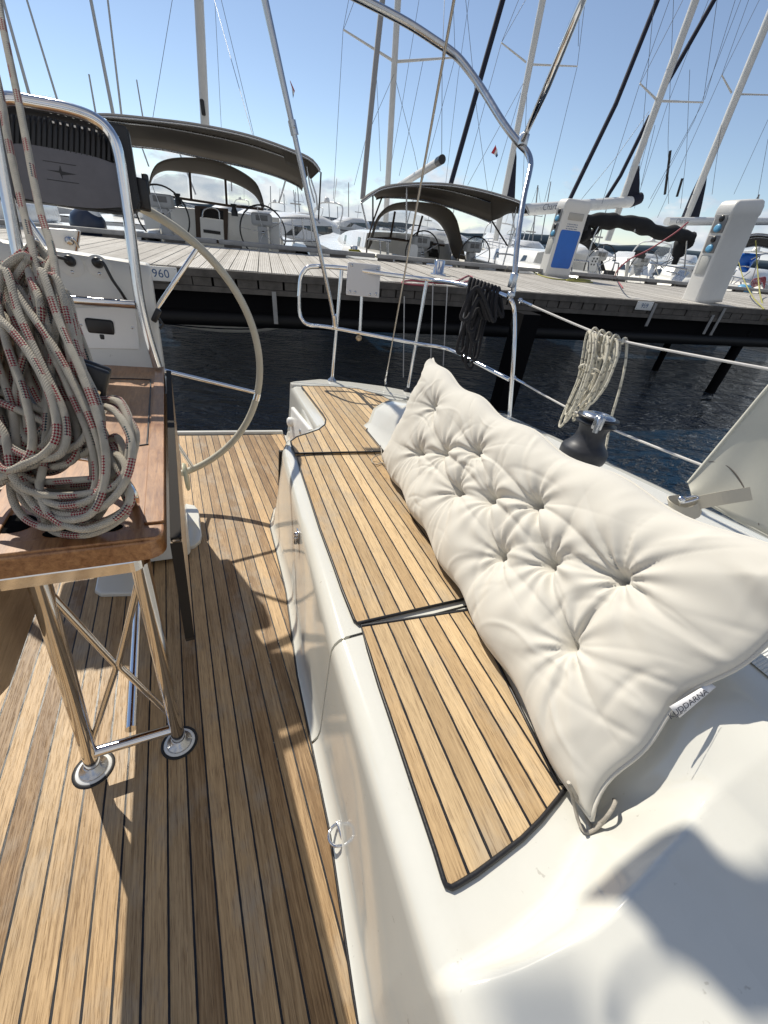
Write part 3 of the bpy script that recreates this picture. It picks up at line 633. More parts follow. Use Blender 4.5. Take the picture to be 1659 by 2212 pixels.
# bimini frame
bf = thing('bimini_frame', (1.9, 2.1, 1.2), 'bent steel tube frame rising from the stern rail, without its canvas', 'awning frame')
BT = .0155
m = MB(); a1 = [bY(x, y, Y) for x, y, Y in ((1109, 632, 2.07), (1111, 600, 2.09), (1118, 520, 2.17), (1131, 430, 2.30), (1143, 375, 2.40), (1146, 350, 2.46), (1138, 328, 2.52), (1118, 306, 2.58), (1085, 262, 2.72), (1040, 190, 2.95), (1000, 136, 3.1), (975, 112, 3.17), (945, 92, 3.22), (880, 50, 3.3), (790, 3, 3.36), (690, -45, 3.38), (560, -100, 3.38), (400, -150, 3.36))]
BTR = [.0150 * q for q in np.interp(np.linspace(0, 1, len(a1) * 6 - 5), [0, .3, .6, 1], [1, 1.15, 1.5, 1.6])]
m.tube(cr(a1, 6), BTR, 16); arch = obj('arch_tube', m, STEEL, bf)
m = MB(); m.tube([bY(1129, 304, 2.54), bY(1140, 280, 2.4)], .014, 12); m.box(bY(1131, 302, 2.54), (.045, .045, .06), None, .006); obj('hinge_fitting', m, STEEL, arch)
m = MB(); m.tube([bY(1110, 596, 2.07), bY(1108, 640, 2.06)], .012, 12); m.box(bY(1108, 606, 2.07), (.036, .036, .075), None, .006); m.box(bY(1103, 638, 2.06), (.04, .03, .04), None, .008); obj('hinge_fitting', m, STEEL, arch)
m = MB(); m.tube([bY(1138, 283, 2.45), bD(1180, 190, 1.62), bD(1258, 0, 1.40), bD(1290, -90, 1.35)], .0160, 16); obj('strut_tube', m, CHROME, bf)
m = MB(); m.tube([bY(723, 700, 2.965), bY(716, 660, 2.93), bY(632, 272, 2.97), bY(572, 0, 2.98), bY(550, -100, 2.98)], [.013, .0135, .0155, .0185, .019], 16); s3 = obj('strut_tube', m, STEEL, bf)
m = MB(); a, b = bY(630, 260, 2.97), bY(637, 292, 2.97); m.tube([a, b], .0225, 16); c = (a + b) / 2; m.lathe([(0, .012), (.006, .012), (.007, 0)], c + np.array([0, -.016, 0]), (0, -1, 0), 10); obj('collar', m, STEEL, s3)
m = MB(); m.tube([bY(721, 680, 2.945), bY(724, 705, 2.965)], .0175, 14); m.box(bY(724, 705, 2.965), (.035, .03, .03), None, .006); obj('jaw_fitting', m, CHROME, s3)
# backstay and life lines
WIRE = mat('braided_line', (.58, .56, .54), .55, bump=(500, .4, .001)); GREYW = mat('stainless_wire', (.42, .40, .37), .35, .6)
bz = bZ(832, 826, .47); m = MB(); top_ = bD(982, -8, .95); m.tube([bz, bz + (top_ - bz) * .5, top_, top_ + (top_ - bz) * .4], .0042, 8)
bs = thing('backstay', bz, 'thin steel backstay running up from the aft deck', 'stay'); obj('wire', m, GREYW, bs)
m = MB(); u_ = nrm(top_ - bz); f_ = bZ(832, 833, .42)
m.tube([f_ + np.array([0, 0, 0]), bz + u_ * .02], .005, 8); m.lathe([(.006, -.004), (.015, -.004), (.015, .004), (.006, .004), (.006, -.004)], f_ + np.array([0, 0, .02]), (1, 0, 0), 16); m.tube([bz + u_ * .03, bz + u_ * .08], .008, 10); m.tube([bz + u_ * .12, bz + u_ * .19], .0062, 10); obj('shackle', m, STEEL, bs)
def lifeline(pts, lab, cat='life line'):
    t_ = thing('lifeline', pts[0], lab, cat, group='life lines along the side deck')
    m = MB(); m.tube(cr(pts, 8), .0056, 10); obj('wire', m, WIRE, t_)
    a = pts[0]; u = nrm(pts[1] - a); m = MB(); m.tube([a, a + u * .03], .009, 12); m.tube([a + u * .035, a + u * .11], .0075, 12); m.lathe([(0, .014), (.008, .014), (.008, -.014), (0, -.014)], a + u * .012, (0, 0, 1), 12); obj('end_fitting', m, CHROME, t_)
LU = [bY(1121, 648, 2.03), bX(1270, 712, 1.93), bX(1350, 738, 1.93), bX(1659, 797, 1.95), bX(1900, 836, 1.97)]
lifeline(LU, 'upper white braided life line running from the top of the stern rail')
LL = [bY(1108, 815, 1.93), bX(1205, 870, 1.94), bX(1315, 924, 1.94), bX(1512, 1003, 1.94), bX(1700, 1070, 1.95)]
lifeline(LL, 'lower white braided life line passing behind the winch')
# --- rope materials
def rope_mat(name, base, fleck, fleck2, period, frac, kind=0):
    m = bpy.data.materials.new(name); m.use_nodes = True; t = NT(m); u, v, _ = t.sep(t.uv())
    a = t.m('MULTIPLY', u, 8.0); b = t.m('MULTIPLY', v, 8.0)           # v in rope widths
    d1 = t.m('FLOOR', t.m('ADD', a, b)); d2 = t.m('FLOOR', t.m('SUBTRACT', a, b))
    par = t.m('MODULO', t.m('ABSOLUTE', t.m('ADD', d1, d2)), 2.0); chk = t.m('GREATER_THAN', par, .5)
    pv = t.m('DIVIDE', v, period); band = t.m('LESS_THAN', t.m('FRACT', pv), frac)
    uo = t.m('FRACT', t.m('ADD', u, t.m('MULTIPLY', t.m('FLOOR', pv), .38)))
    side = t.m('MULTIPLY', t.m('GREATER_THAN', uo, .08), t.m('LESS_THAN', uo, .62))
    dark = t.m('GREATER_THAN', uo, .53)
    k = t.m('MULTIPLY', t.m('MULTIPLY', band, side), chk)
    n_ = t.noise(t.ob(), 60, 5); bc_ = t.mix(t.rng(n_, .3, .7, 0, 1), (*[c * .72 for c in base], 1), (*base, 1))
    col = t.mix(k, bc_, t.mix(dark, (*fleck, 1), (*fleck2, 1)))
    t.l.new(col, t.b.inputs['Base Color']); t.b.inputs['Roughness'].default_value = .85; t.b.inputs['Specular IOR Level'].default_value = .2; t.b.inputs['Sheen Weight'].default_value = .15
    f1, f2 = t.m('FRACT', t.m('ADD', a, b)), t.m('FRACT', t.m('SUBTRACT', a, b))
    h = t.m('MULTIPLY', t.m('MULTIPLY', t.m('SUBTRACT', 1.0, f1), f1), t.m('MULTIPLY', t.m('SUBTRACT', 1.0, f2), f2))
    t.l.new(t.bump(t.m('MULTIPLY', h, 16.0), .8, .0016), t.b.inputs['Normal']); return m
ROPER = rope_mat('red_fleck_rope', (.56, .51, .42), (.26, .010, .025), (.02, .06, .08), 1.55, .55)
ROPEW = rope_mat('white_fleck_rope', (.80, .75, .62), (.03, .03, .03), (.03, .03, .03), 1.2, .22)
ROPEB = mat('black_rope_fibre', (.012, .012, .016), .9, bump=(260, .8, .002))
CORD = rope_mat('beige_cord', (.62, .57, .49), (.5, .45, .38), (.5, .45, .38), 2, .3)
def rope_uv(mb, r): return 1.0 / (2 * r * math.pi)
# --- mainsheet coil hanging over the table
RR = .0052
def coilpath(ctrl): return cr([bD(x, y, d) for x, y, d in ctrl], 9)
coil = MB(); vsc = rope_uv(None, RR)
loops = [
 [(112, 560, .60), (60, 640, .60), (18, 760, .61), (40, 900, .60), (130, 985, .585), (205, 960, .57), (215, 880, .57), (150, 740, .575), (100, 620, .58)],
 [(95, 570, .59), (20, 640, .585), (-20, 760, .59), (-10, 880, .585), (10, 1010, .58), (60, 1085, .565), (130, 1135, .555), (215, 1120, .55), (270, 1050, .55), (285, 960, .555), (250, 890, .57), (205, 870, .60), (190, 830, .61)],
 [(60, 560, .575), (10, 580, .57), (40, 640, .565), (110, 740, .56), (170, 850, .555), (215, 960, .55), (222, 1050, .55), (190, 1100, .545), (120, 1110, .55), (60, 1060, .56), (35, 980, .565), (28, 900, .57), (0, 800, .58), (-40, 720, .585)],
 [(90, 585, .57), (130, 700, .56), (185, 830, .55), (222, 940, .545), (228, 1040, .545), (200, 1130, .545), (140, 1150, .55), (80, 1120, .555), (45, 1040, .565), (60, 960, .575), (120, 900, .585), (140, 820, .59), (115, 720, .59)],
 [(30, 600, .60), (80, 720, .59), (125, 830, .58), (165, 920, .575), (160, 990, .57), (100, 1010, .57), (40, 985, .575), (10, 920, .58), (-10, 820, .585)],
 [(5, 590, .565), (45, 690, .555), (95, 800, .55), (140, 900, .545), (135, 975, .54), (80, 990, .54), (15, 960, .545), (-25, 900, .55)],
 [(-20, 640, .56), (20, 760, .55), (55, 860, .545), (70, 960, .54), (40, 1010, .54), (-20, 1000, .545)],
 [(-30, 860, .55), (10, 940, .54), (30, 1040, .54), (80, 1080, .55), (160, 1085, .55), (240, 1065, .55), (272, 1020, .555), (255, 985, .565), (210, 965, .58)],
 [(120, 600, .575), (160, 740, .57), (195, 860, .565), (180, 950, .56), (110, 975, .56), (50, 940, .565), (35, 850, .57), (60, 740, .575), (70, 640, .58)],
 [(130, 640, .585), (170, 770, .58), (190, 880, .575), (240, 990, .565), (280, 1080, .56), (255, 1140, .555), (180, 1175, .55), (110, 1140, .55), (85, 1060, .555), (95, 990, .56)],
 [(-40, 680, .57), (0, 690, .55), (60, 760, .545), (110, 860, .54), (120, 950, .535), (60, 1000, .535), (-10, 985, .54)],
]
rj = random.Random(11)
for lp in loops:
    lp = [(x, y if y < 1000 else 1000 + (y - 1000) * .82, d) for x, y, d in lp]
    coil.tube(cr([bD(x, y, d) for x, y, d in lp], 9, True), RR, 12, True, vscale=vsc)
    for q_ in (.018, .034, .050):
        ox, oy, od = rj.uniform(-28, 10), rj.uniform(-30, 26), rj.uniform(q_ - .008, q_ + .008)
        coil.tube(cr([bD(x + ox + rj.uniform(-9, 9), y + oy + rj.uniform(-11, 11), d + od) for x, y, d in lp], 9, True), RR, 12, True, vscale=vsc)
# round turn that ties the coil, and the two falls that climb to the boom
for k in range(0): coil.tube(coilpath([(60 - 4 * k, 812 + 26 * k, .57), (110, 790 + 26 * k, .525), (165 + 4 * k, 806 + 26 * k, .525), (196 + 3 * k, 832 + 26 * k, .57), (140, 850 + 26 * k, .60), (70, 838 + 26 * k, .60)][::1]), RR, 12, vscale=vsc) if k < 0 else None
mc = thing('rope_coil', bD(120, 800, .58), 'coiled off-white rope with red flecks hanging over the cockpit table', 'rope')
obj('coil', coil, ROPER, mc)
for path in ([(-14, -120, .70), (0, 20, .665), (43, 233, .635), (83, 440, .605), (112, 540, .59), (128, 640, .575), (150, 760, .57), (165, 850, .57)], [(-60, -60, .66), (0, 200, .625), (17, 300, .615), (47, 440, .60), (75, 560, .585), (100, 680, .575), (125, 790, .57)], [(58, 560, .59), (66, 600, .575), (86, 650, .565), (90, 700, .57)]):
    m = MB(); m.tube(coilpath(path), RR, 12, vscale=vsc); obj('fall', m, ROPER, mc)
bk = thing('sheet_block', bD(196, 850, .60), 'black and steel sheet block with cleat beside the hanging rope coil', 'block')
m = MB(); a = bD(185, 845, .60); m.box(a, (.05, .012, .085), Matrix.Rotation(.35, 3, 'Y'), .005); m.box(a + np.array([0, .022, 0]), (.05, .012, .085), Matrix.Rotation(.35, 3, 'Y'), .005); obj('cheek', m, BLACKP, bk)
m = MB(); m.tube([a, bD(206, 858, .60)], .012, 12); m.box(bD(204, 872, .59), (.035, .03, .012), Matrix.Rotation(.5, 3, 'Y'), .003); m.tube(cr([bD(188, 905, .6), bD(200, 925, .6), bD(190, 945, .6), bD(180, 930, .6)], 5), .003, 8); m.tube([a + np.array([0, .01, 0]), bD(70, 940, .615)], .012, 14); obj('sheave', m, CHROME, bk)
# --- black coil on the stern rail
m = MB(); rnd = random.Random(5)
for k in range(9):
    x = 1016 + k * 7.5; y0 = 614 + k * 2.6; Yk = 2.39 - .028 * k; bx = 990 + rnd.uniform(-4, 26) + k * 2.0; by = 735 + rnd.uniform(-15, 55) - (k > 5) * 55
    d0, d1 = -.035, .035
    m.tube(cr([bY(x, y0 - 8, Yk) + np.array([0, 0, .012]), bY(x - 5, y0 + 16, Yk + d0), bY(x - 10, y0 + 60, Yk + d0 * 1.2), bY((x + bx) / 2 - 8, by - 60, Yk + d0), bY(bx - 6, by, Yk), bY(bx + 8, by + 6, Yk + .01), bY((x + bx) / 2 + 10, by - 60, Yk + d1), bY(x + 8, y0 + 50, Yk + d1), bY(x + 6, y0 + 14, Yk + d1)], 7, True), .0105, 10, True)
bcl = thing('rope_coil', bY(1040, 640, 2.3), 'black rope coil draped over the corner of the stern rail', 'rope'); obj('coil', m, ROPEB, bcl)
# --- white coil on the upper life line
m = MB(); RW_ = .0062; vw = rope_uv(None, RW_)
def wpath(c, closed=True): m.tube(cr([bX(x, y, X) for x, y, X in c], 8, closed), RW_, 10, closed, vscale=vw)
def lens(ax, ay, bx, by, w, X0, dX):
    A_, B_ = np.array([ax, ay]), np.array([bx, by]); n_ = np.array([-(by - ay), bx - ax]) / np.hypot(bx - ax, by - ay); o = []
    for t_ in np.linspace(0, 2 * math.pi, 17)[:-1]:
        c = (1 - math.cos(t_)) / 2; q = A_ + (B_ - A_) * c + n_ * w * math.sin(t_) * (.55 + .45 * abs(2 * c - 1)); o.append((q[0] + 14 * math.sin(math.pi * c), q[1], X0 + dX * math.sin(t_)))
    return o
for k in range(10):
    wpath(lens(1272 + k * 6.5, 716 + k * 1.9, 1212 + k * 7 + rnd.uniform(-6, 6), 918 - k * 4 + rnd.uniform(-22, 6), 7 + rnd.uniform(0, 5), 1.93 + rnd.uniform(-.03, .03), .03))
for k in range(4):
    x0 = 1284 + k * 15; y0 = 714 + k * 5; wpath([(x0, y0 - 5, 1.91), (x0 - 9, y0 + 12, 1.90), (x0 - 13, y0 + 40, 1.90), (x0 - 2, y0 + 58, 1.90), (x0 + 9, y0 + 30, 1.95), (x0 + 9, y0 + 5, 1.95)])
wpath([(1344, 742, 1.91), (1347, 732, 1.93), (1354, 738, 1.95), (1350, 790, 1.93), (1336, 850, 1.92), (1320, 905, 1.92), (1310, 960, 1.92), (1304, 1000, 1.92)], False)
wpath([(1252, 796, 1.90), (1262, 788, 1.885), (1290, 800, 1.89), (1300, 812, 1.93), (1275, 806, 1.95)])
wcl = thing('rope_coil', bX(1290, 730, 1.93), 'white rope coil with black flecks tied on the upper life line', 'rope'); obj('coil', m, ROPEW, wcl)
# --- winch
wc_ = bZ(1254, 990, .66); wi = thing('winch', wc_, 'dark grey self tailing sheet winch with chromed top on the coaming', 'winch')
GRN = mat('anodised_grey', (.035, .037, .045), .42, .25, var=.1, vscale=30)
m = MB(); m.lathe([(.080, 0), (.084, .012), (.084, .035), (.080, .046), (.066, .060), (.054, .078), (.049, .098), (.050, .118), (.056, .132)], wc_, (0, 0, 1), 48); obj('drum', m, GRN, wi)
m = MB(); m.lathe([(.050, .130), (.070, .136), (.072, .141), (.056, .146), (.056, .152), (.072, .157), (.071, .163), (.03, .164)], wc_, (0, 0, 1), 48); obj('tailing_jaw', m, BLACKP, wi)
m = MB(); m.lathe([(.058, .163), (.055, .169), (.036, .174), (.022, .175), (.020, .170), (0, .170)], wc_, (0, 0, 1), 48); obj('cap', m, STEEL, wi)
m = MB(); q = wc_ + np.array([-.055, -.045, .155]); m.box(q, (.03, .035, .05), Matrix.Rotation(.6, 3, 'Z'), .008); m.tube(cr([q + np.array([0, 0, .02]), q + np.array([-.018, -.012, .012]), q + np.array([-.022, -.016, -.03])], 5), .009, 10); obj('tailing_arm', m, STEEL, wi)
# --- sprayhood corner
CANV = mat('beige_canvas', (.53, .52, .45), .85, var=.08, vscale=9, bump=(700, .35, .0006), sheen=.2)
sh = thing('spray_hood', bD(1490, 1055, 1.1), 'beige canvas corner of the spray hood strapped down to the side deck', 'spray hood')
te = cr([bD(1486, 1043, 1.12), bD(1530, 990, 1.10), bD(1600, 906, 1.06), bD(1660, 834, 1.02), bD(1760, 720, .96)], 10); be = cr([bD(1494, 1070, 1.10), bD(1540, 1094, 1.08), bD(1600, 1128, 1.06), bD(1660, 1160, 1.04), bD(1760, 1214, 1.0)], 10)
m = MB(); G = []; nn_ = nrm(np.cross(te[20] - te[0], be[20] - te[0]))
for i in range(len(te)):
    r = []
    for j in range(15):
        s = j / 14; p = te[i] * (1 - s) + be[i] * s; u = i / len(te)
        p = p + nn_ * (.018 * math.sin(math.pi * s) * u + .003 * math.sin(9 * u + 7 * s) * s); r.append(p)
    G.append(r)
m.grid(G); o = obj('canvas', m, CANV, sh); solid(o, .003, 0)
m = MB(); m.tube([p + nn_ * -.001 for p in te], .004, 8); m.tube([p for p in be], .0035, 8); obj('hem', m, CANV, o)
m = MB(); off = -.006
sl = [bD(x, y, d) for x, y, d in ((1545, 1052, 1.062), (1570, 1085, 1.045), (1606, 1128, 1.04), (1630, 1170, 1.03))]
m.tube([(te[int(i)] * (1 - s) + be[int(i)] * s) * (1 - (i % 1)) + (te[int(i) + 1] * (1 - s) + be[int(i) + 1] * s) * (i % 1) + nn_ * (.018 * math.sin(math.pi * s) * i / len(te) - .001 * 0) for i, s in zip(np.linspace(10, 27, 24), np.linspace(.08, .95, 24))], .0022, 6); obj('seam', m, mat('seam_thread', (.16, .14, .12), .8), o)
def band(pts, w, wd):
    G = []
    for p in cr(pts, 6): G.append([p - wd * w / 2, p + wd * w / 2])
    m.grid(G, smooth=False)
WEB = mat('webbing', (.55, .50, .40), .8, bump=(400, .6, .001))
wd = nrm(bD(1560, 1090, 1.05) - bD(1554, 1062, 1.05))
m = MB(); band([bD(1622, 1066, 1.02), bD(1560, 1076, 1.03), bD(1500, 1088, 1.06), bD(1470, 1100, 1.07)], .036, wd); o = obj('strap', m, WEB, sh); solid(o, .003, 0)
m = MB(); band([bD(1512, 1092, 1.06), bD(1505, 1104, 1.05), bD(1480, 1110, 1.05), bD(1452, 1098, 1.06), bD(1446, 1086, 1.08), bD(1470, 1082, 1.085)], .036, wd); o = obj('strap_loop', m, WEB, sh); solid(o, .003, 0)
m = MB(); m.tube(cr([bD(1470, 1078, 1.055), bD(1500, 1072, 1.055), bD(1506, 1078, 1.05), bD(1474, 1086, 1.055)], 5, True), .003, 8, True); m.lathe([(0, .006), (.009, .005), (.010, 0)], bD(1473, 1079, 1.05), (-.5, -.6, .6), 14); m.tube(cr([bD(1418, 1086, 1.10), bD(1445, 1092, 1.08), bD(1452, 1096, 1.075), bD(1420, 1092, 1.10)], 4, True), .003, 8, True); obj('buckle', m, CHROME, sh)
# added unseen overhead panels, outlined to cast the shadows on the seat end
def shadow_caster(px, z, lift):
    return [bZ(x, y, z) + lift * SUN_B for x, y in px]

def topt(px, py):
    d = RB @ ray(px, py)
    for t_ in np.linspace(.4, 1.2, 1600):
        p = EB + d * t_
        if p[2] <= ztop(p[0], p[1]): return p
    return p
def overhead(pts, lift):
    q = [topt(1106 + x / 3.0, 1659 + y / 3.0) + SUN_B * lift for x, y in pts]; k = len(q); up_ = SUN_B * .012; m = MB()
    m.add(q + [p + up_ for p in q], [list(range(k)), list(range(k, 2 * k))[::-1]] + [[i, k + i, k + (i + 1) % k, (i + 1) % k] for i in range(k)], None, False); return m
obj('hood_top', overhead([(440, 860), (700, 620), (950, 430), (1120, 360), (1240, 430), (1330, 560), (1480, 640), (1700, 560), (1900, 700), (1900, 1900), (1560, 1700), (1250, 1380), (1060, 1270), (930, 1300), (760, 1480), (720, 1800), (640, 1750), (640, 1450), (720, 1330), (940, 1180), (930, 1100), (690, 865), (560, 860)], 2.1), CANV, sh)
obj('hood_flap', overhead([(-140, 1420), (300, 1370), (560, 1460), (640, 1850), (-140, 1850)], 5.0), CANV, sh)
print('HOODPX', to_px(bZ(1400, 1900, .5) + SUN_B * 1.3), to_px(bZ(1106, 2120, .5) + SUN_B * 1.7))
# ================================================================== CUSHION
cb = {'BL': np.array([.803, 1.422, .425]), 'BR': np.array([.512, .066, .425]), 'TL': np.array([.985, 1.470, .885]), 'TR': np.array([.778, .041, .868])}
cL = np.linalg.norm(cb['BL'] - cb['BR']); cW = .5
def cP(u, v): return (cb['BL'] * (1 - u) + cb['BR'] * u) * (1 - v) + (cb['TL'] * (1 - u) + cb['TR'] * u) * v
def cN(u, v):
    e = 1e-3; n_ = nrm(np.cross(cP(u + e, v) - cP(u - e, v), cP(u, v + e) - cP(u, v - e))); return n_ if n_ @ (EB - cP(u, v)) > 0 else -n_
tpx = [(941, 870), (899, 977), (956, 975), (1036, 959), (981, 1060), (1056, 1077), (1169, 1075), (1076, 1202), (1196, 1228), (1369, 1253), (1243, 1413)]
tuv = []
for x, y in tpx:
    d = RB @ ray(x, y); u = v = .5; t_ = 1.0
    for _ in range(30):
        f = cP(u, v) + cN(u, v) * .03 - EB - d * t_; e = 1e-4
        J = np.array([(cP(u + e, v) - cP(u, v)) / e, (cP(u, v + e) - cP(u, v)) / e, -d]).T; s = np.linalg.solve(J, f); u -= s[0]; v -= s[1]; t_ -= s[2]
    tuv.append((u, v))
print('TUFTS', [(round(a, 2), round(b, 2)) for a, b in tuv])
tm = np.array([(u * cL, v * cW) for u, v in tuv])
pairs = []
for i in range(len(tm)):
    for j in range(i + 1, len(tm)):
        d_ = np.linalg.norm(tm[i] - tm[j])
        if d_ < .36: pairs.append((i, j, d_))
nU, nV = 330, 150
U, V = np.meshgrid(np.linspace(0, 1, nU), np.linspace(0, 1, nV), indexing='ij'); X, Y = U * cL, V * cW
ed = np.minimum(np.minimum(X, cL - X), np.minimum(Y, cW - Y))
# smooth edge distance (rounded corners)
k = 18.0; eds = -np.log(np.exp(-k * X) + np.exp(-k * (cL - X)) + np.exp(-k * Y) + np.exp(-k * (cW - Y)) + 1e-9) / k
eds = np.maximum(eds, 0) ; q = np.clip(ed / .12, 0, 1); prof = np.sqrt(np.clip(1 - (1 - q) ** 2, 0, 1))
hgt = .068 * prof * (1 - .38 * np.clip((U - .80) / .2, 0, 1))
r2 = np.random.default_rng(3); dep = np.ones_like(hgt); wr = np.zeros_like(hgt)
for i, (a, b) in enumerate(tm):
    dx, dy = X - a, Y - b; r = np.sqrt(dx * dx + dy * dy) + 1e-6; th = np.arctan2(dy, dx)
    dep *= 1 - .80 * np.exp(-(r / .056) ** .95)
    ph = r2.uniform(0, 6.28, 4); nf = r2.integers(4, 7)
    w = np.abs(np.sin(nf * .5 * th + ph[0] + 1.2 * np.sin(th + ph[1]))) ** .42 - .72
    w2 = np.sin((nf + 6) * th + ph[2] + 9 * r) * .35
    wr += (w + w2) * .0150 * np.exp(-(r / .095)) * (1 - np.exp(-(r / .014) ** 2))
for i, j, d_ in pairs:
    A, B = tm[i], tm[j]; t_ = ((X - A[0]) * (B[0] - A[0]) + (Y - A[1]) * (B[1] - A[1])) / d_ ** 2; t_ = np.clip(t_, 0, 1)
    bow = .012 * np.sin(math.pi * t_) * (1 if (i + j) % 2 else -1)
    nx_, ny_ = -(B[1] - A[1]) / d_, (B[0] - A[0]) / d_
    px_, py_ = A[0] + t_ * (B[0] - A[0]) + bow * nx_, A[1] + t_ * (B[1] - A[1]) + bow * ny_; dd = np.hypot(X - px_, Y - py_)
    wr -= .014 * np.exp(-(dd / .010) ** 1.2) * (1 - .55 * np.sin(math.pi * t_)) * min(1, .22 / d_)
# gathers running in from the seams
for (coord, along, L_) in ((Y, X, cL), (cW - Y, X, cL), (X, Y, cW), (cL - X, Y, cW)):
    s_ = np.zeros_like(hgt)
    for _ in range(26):
        c_ = r2.uniform(.03, L_ - .03); wd_ = r2.uniform(.006, .016); ln_ = r2.uniform(.03, .10); sl_ = r2.uniform(-.6, .6)
        s_ += r2.uniform(-1, 1) * np.exp(-((along - c_ - sl_ * coord) / wd_) ** 2) * np.exp(-coord / ln_) * np.clip(coord / .012, 0, 1)
    wr += .0055 * s_
# big soft undulation and fine slack folds
for _ in range(70):                                  # short sharp slack folds
    c0_, c1_ = r2.uniform(.05, cL - .05), r2.uniform(.05, cW - .05); an = r2.uniform(0, 3.14); ln_, wd_ = r2.uniform(.03, .09), r2.uniform(.004, .009)
    pa, pb = (X - c0_) * math.cos(an) + (Y - c1_) * math.sin(an), -(X - c0_) * math.sin(an) + (Y - c1_) * math.cos(an); pb = pb + 3.0 * pa * pa
    wr += r2.uniform(-.0035, .0030) * np.exp(-(pa / ln_) ** 2) * np.exp(-(pb / wd_) ** 2)
for _ in range(30):
    kx, ky, p_ = r2.uniform(-30, 30), r2.uniform(-30, 30), r2.uniform(0, 6.28); wr += .0007 * np.sin(kx * X + ky * Y + p_)
hf = hgt * dep + wr * np.clip(ed / .03, 0, 1)
hb = -.055 * prof * (.6 + .4 * dep)
def scallop(u, v):                                   # sides drawn in between the corners
    a = (.003 if v < .5 else .058) * math.sin(math.pi * u) ** .6 + .008 * math.sin(u * 31 + 1); b = (.022 if u < .5 else .040) * math.sin(math.pi * v) ** .7 + .006 * math.sin(v * 17)
    return (u - (u - .5) * 2 * b / cL * 1.0, v - (v - .5) * 2 * a / cW * 1.0)
F_, B_ = [], []
for i in range(nU):
    rf, rb = [], []
    for j in range(nV):
        u, v = scallop(U[i, j], V[i, j]); n_ = cN(u, v); p = cP(u, v); rf.append(p + n_ * hf[i, j]); rb.append(p + n_ * hb[i, j])
    F_.append(rf); B_.append(rb)
FAB = mat('cream_cotton', (.61, .585, .525), .92, spec=.15, var=.03, vscale=5, bump=(900, .25, .0004), sheen=.25)
cu = thing('cushion', cP(.5, .0), 'long cream tufted bench cushion leaning against the coaming', 'cushion')
m = MB(); m.grid(F_, flip=True); m.grid([r[::3] for r in B_[::3]], flip=False); body = obj('cover', m, FAB, cu)
n_test = body.data.polygons[nV * nU // 2].normal
m = MB(); loop_ = [cP(*scallop(u, 0)) for u in np.linspace(0, 1, 60)] + [cP(*scallop(1, v)) for v in np.linspace(0, 1, 30)] + [cP(*scallop(u, 1)) for u in np.linspace(1, 0, 60)] + [cP(*scallop(0, v)) for v in np.linspace(1, 0, 30)]
m.tube(loop_, .0035, 6, True); obj('seam', m, FAB, body)
# maker's tag on the near side seam
def edge_at(px, py):
    best = min(((np.hypot(*(np.array(to_px(cP(*scallop(1, v)))) - (px, py))), v) for v in np.linspace(0, 1, 200))); return cP(*scallop(1, best[1]))
pe = edge_at(1490, 1512); De = (RB.T @ (pe - EB))[2] - .012
tq = [bD(x, y, De) for x, y in ((1446, 1527), (1534, 1474), (1546, 1484), (1468, 1550))]
m = MB(); G = []
for s in np.linspace(0, 1, 9):
    a, b = tq[0] * (1 - s) + tq[1] * s, tq[3] * (1 - s) + tq[2] * s; up_ = nrm(EB - a) * .004 * math.sin(math.pi * s); G.append([a, (a + b) / 2 + up_, b + up_ * 1.5])
m.grid(G); tg = obj('maker_tag', m, mat('white_satin', (.78, .78, .8), .5), cu); solid(tg, .0012, 0)
ux = nrm(tq[1] - tq[0]); uy = nrm(tq[0] - tq[3]); cc = tq[0] * .42 + tq[3] * .58 + ux * .030 + nrm(EB - tq[0]) * .0045
INK = mat('tag_ink', (.08, .08, .1), .8)
ut = nrm(bD(1512, 1503, De) - bD(1462, 1538, De)); text('KUDDARNA', .0125, MBOAT @ basis(bD(1487, 1521, De - .006), ut, nrm(bD(1470, 1510, De) - bD(1480, 1530, De))), 'lettering', INK, tg, .0002, 1.0)
text('120x80 cm', .0045, MBOAT @ basis(bD(1471, 1541, De - .0062), ut, nrm(bD(1470, 1510, De) - bD(1480, 1530, De))), 'lettering', INK, tg, .0002)
def cord(ctrl, r=.0028):
    m = MB()
    for c in ctrl: m.tube(cr(c, 8), r, 8, vscale=rope_uv(None, r))
    return m
def zc_(x, y, z=.409): return bZ(x, y, z)
c0 = cb['BR'] + np.array([0.005, 0, -.01]); De2 = (RB.T @ (c0 - EB))[2]
m = cord([[bD(1228, 1690, De2 - .01), bD(1236, 1720, De2 + .01), zc_(1250, 1775), zc_(1266, 1798), bD(1290, 1788, De2 - .012), bD(1316, 1757, De2 - .02), bD(1328, 1735, De2 - .015), bD(1326, 1728, De2 + .01)],
          [bD(1230, 1692, De2 - .01), zc_(1262, 1752), zc_(1272, 1778), zc_(1282, 1786), bD(1304, 1772, De2 - .018), bD(1322, 1748, De2 - .02), bD(1330, 1732, De2 - .005)]])
obj('tie_cord', m, CORD, cu)
De3 = (RB.T @ (cb['BL'] - EB))[2]
m = cord([[bD(838, 1004, De3 - .03), zc_(826, 1000, .414), zc_(812, 1003, .414), zc_(803, 995, .414), zc_(812, 985, .43), bD(838, 978, De3)], [zc_(822, 962, .44), zc_(824, 975, .43), zc_(826, 990, .416), bD(836, 1002, De3 - .03)]], .0024)
obj('tie_cord', m, CORD, cu)
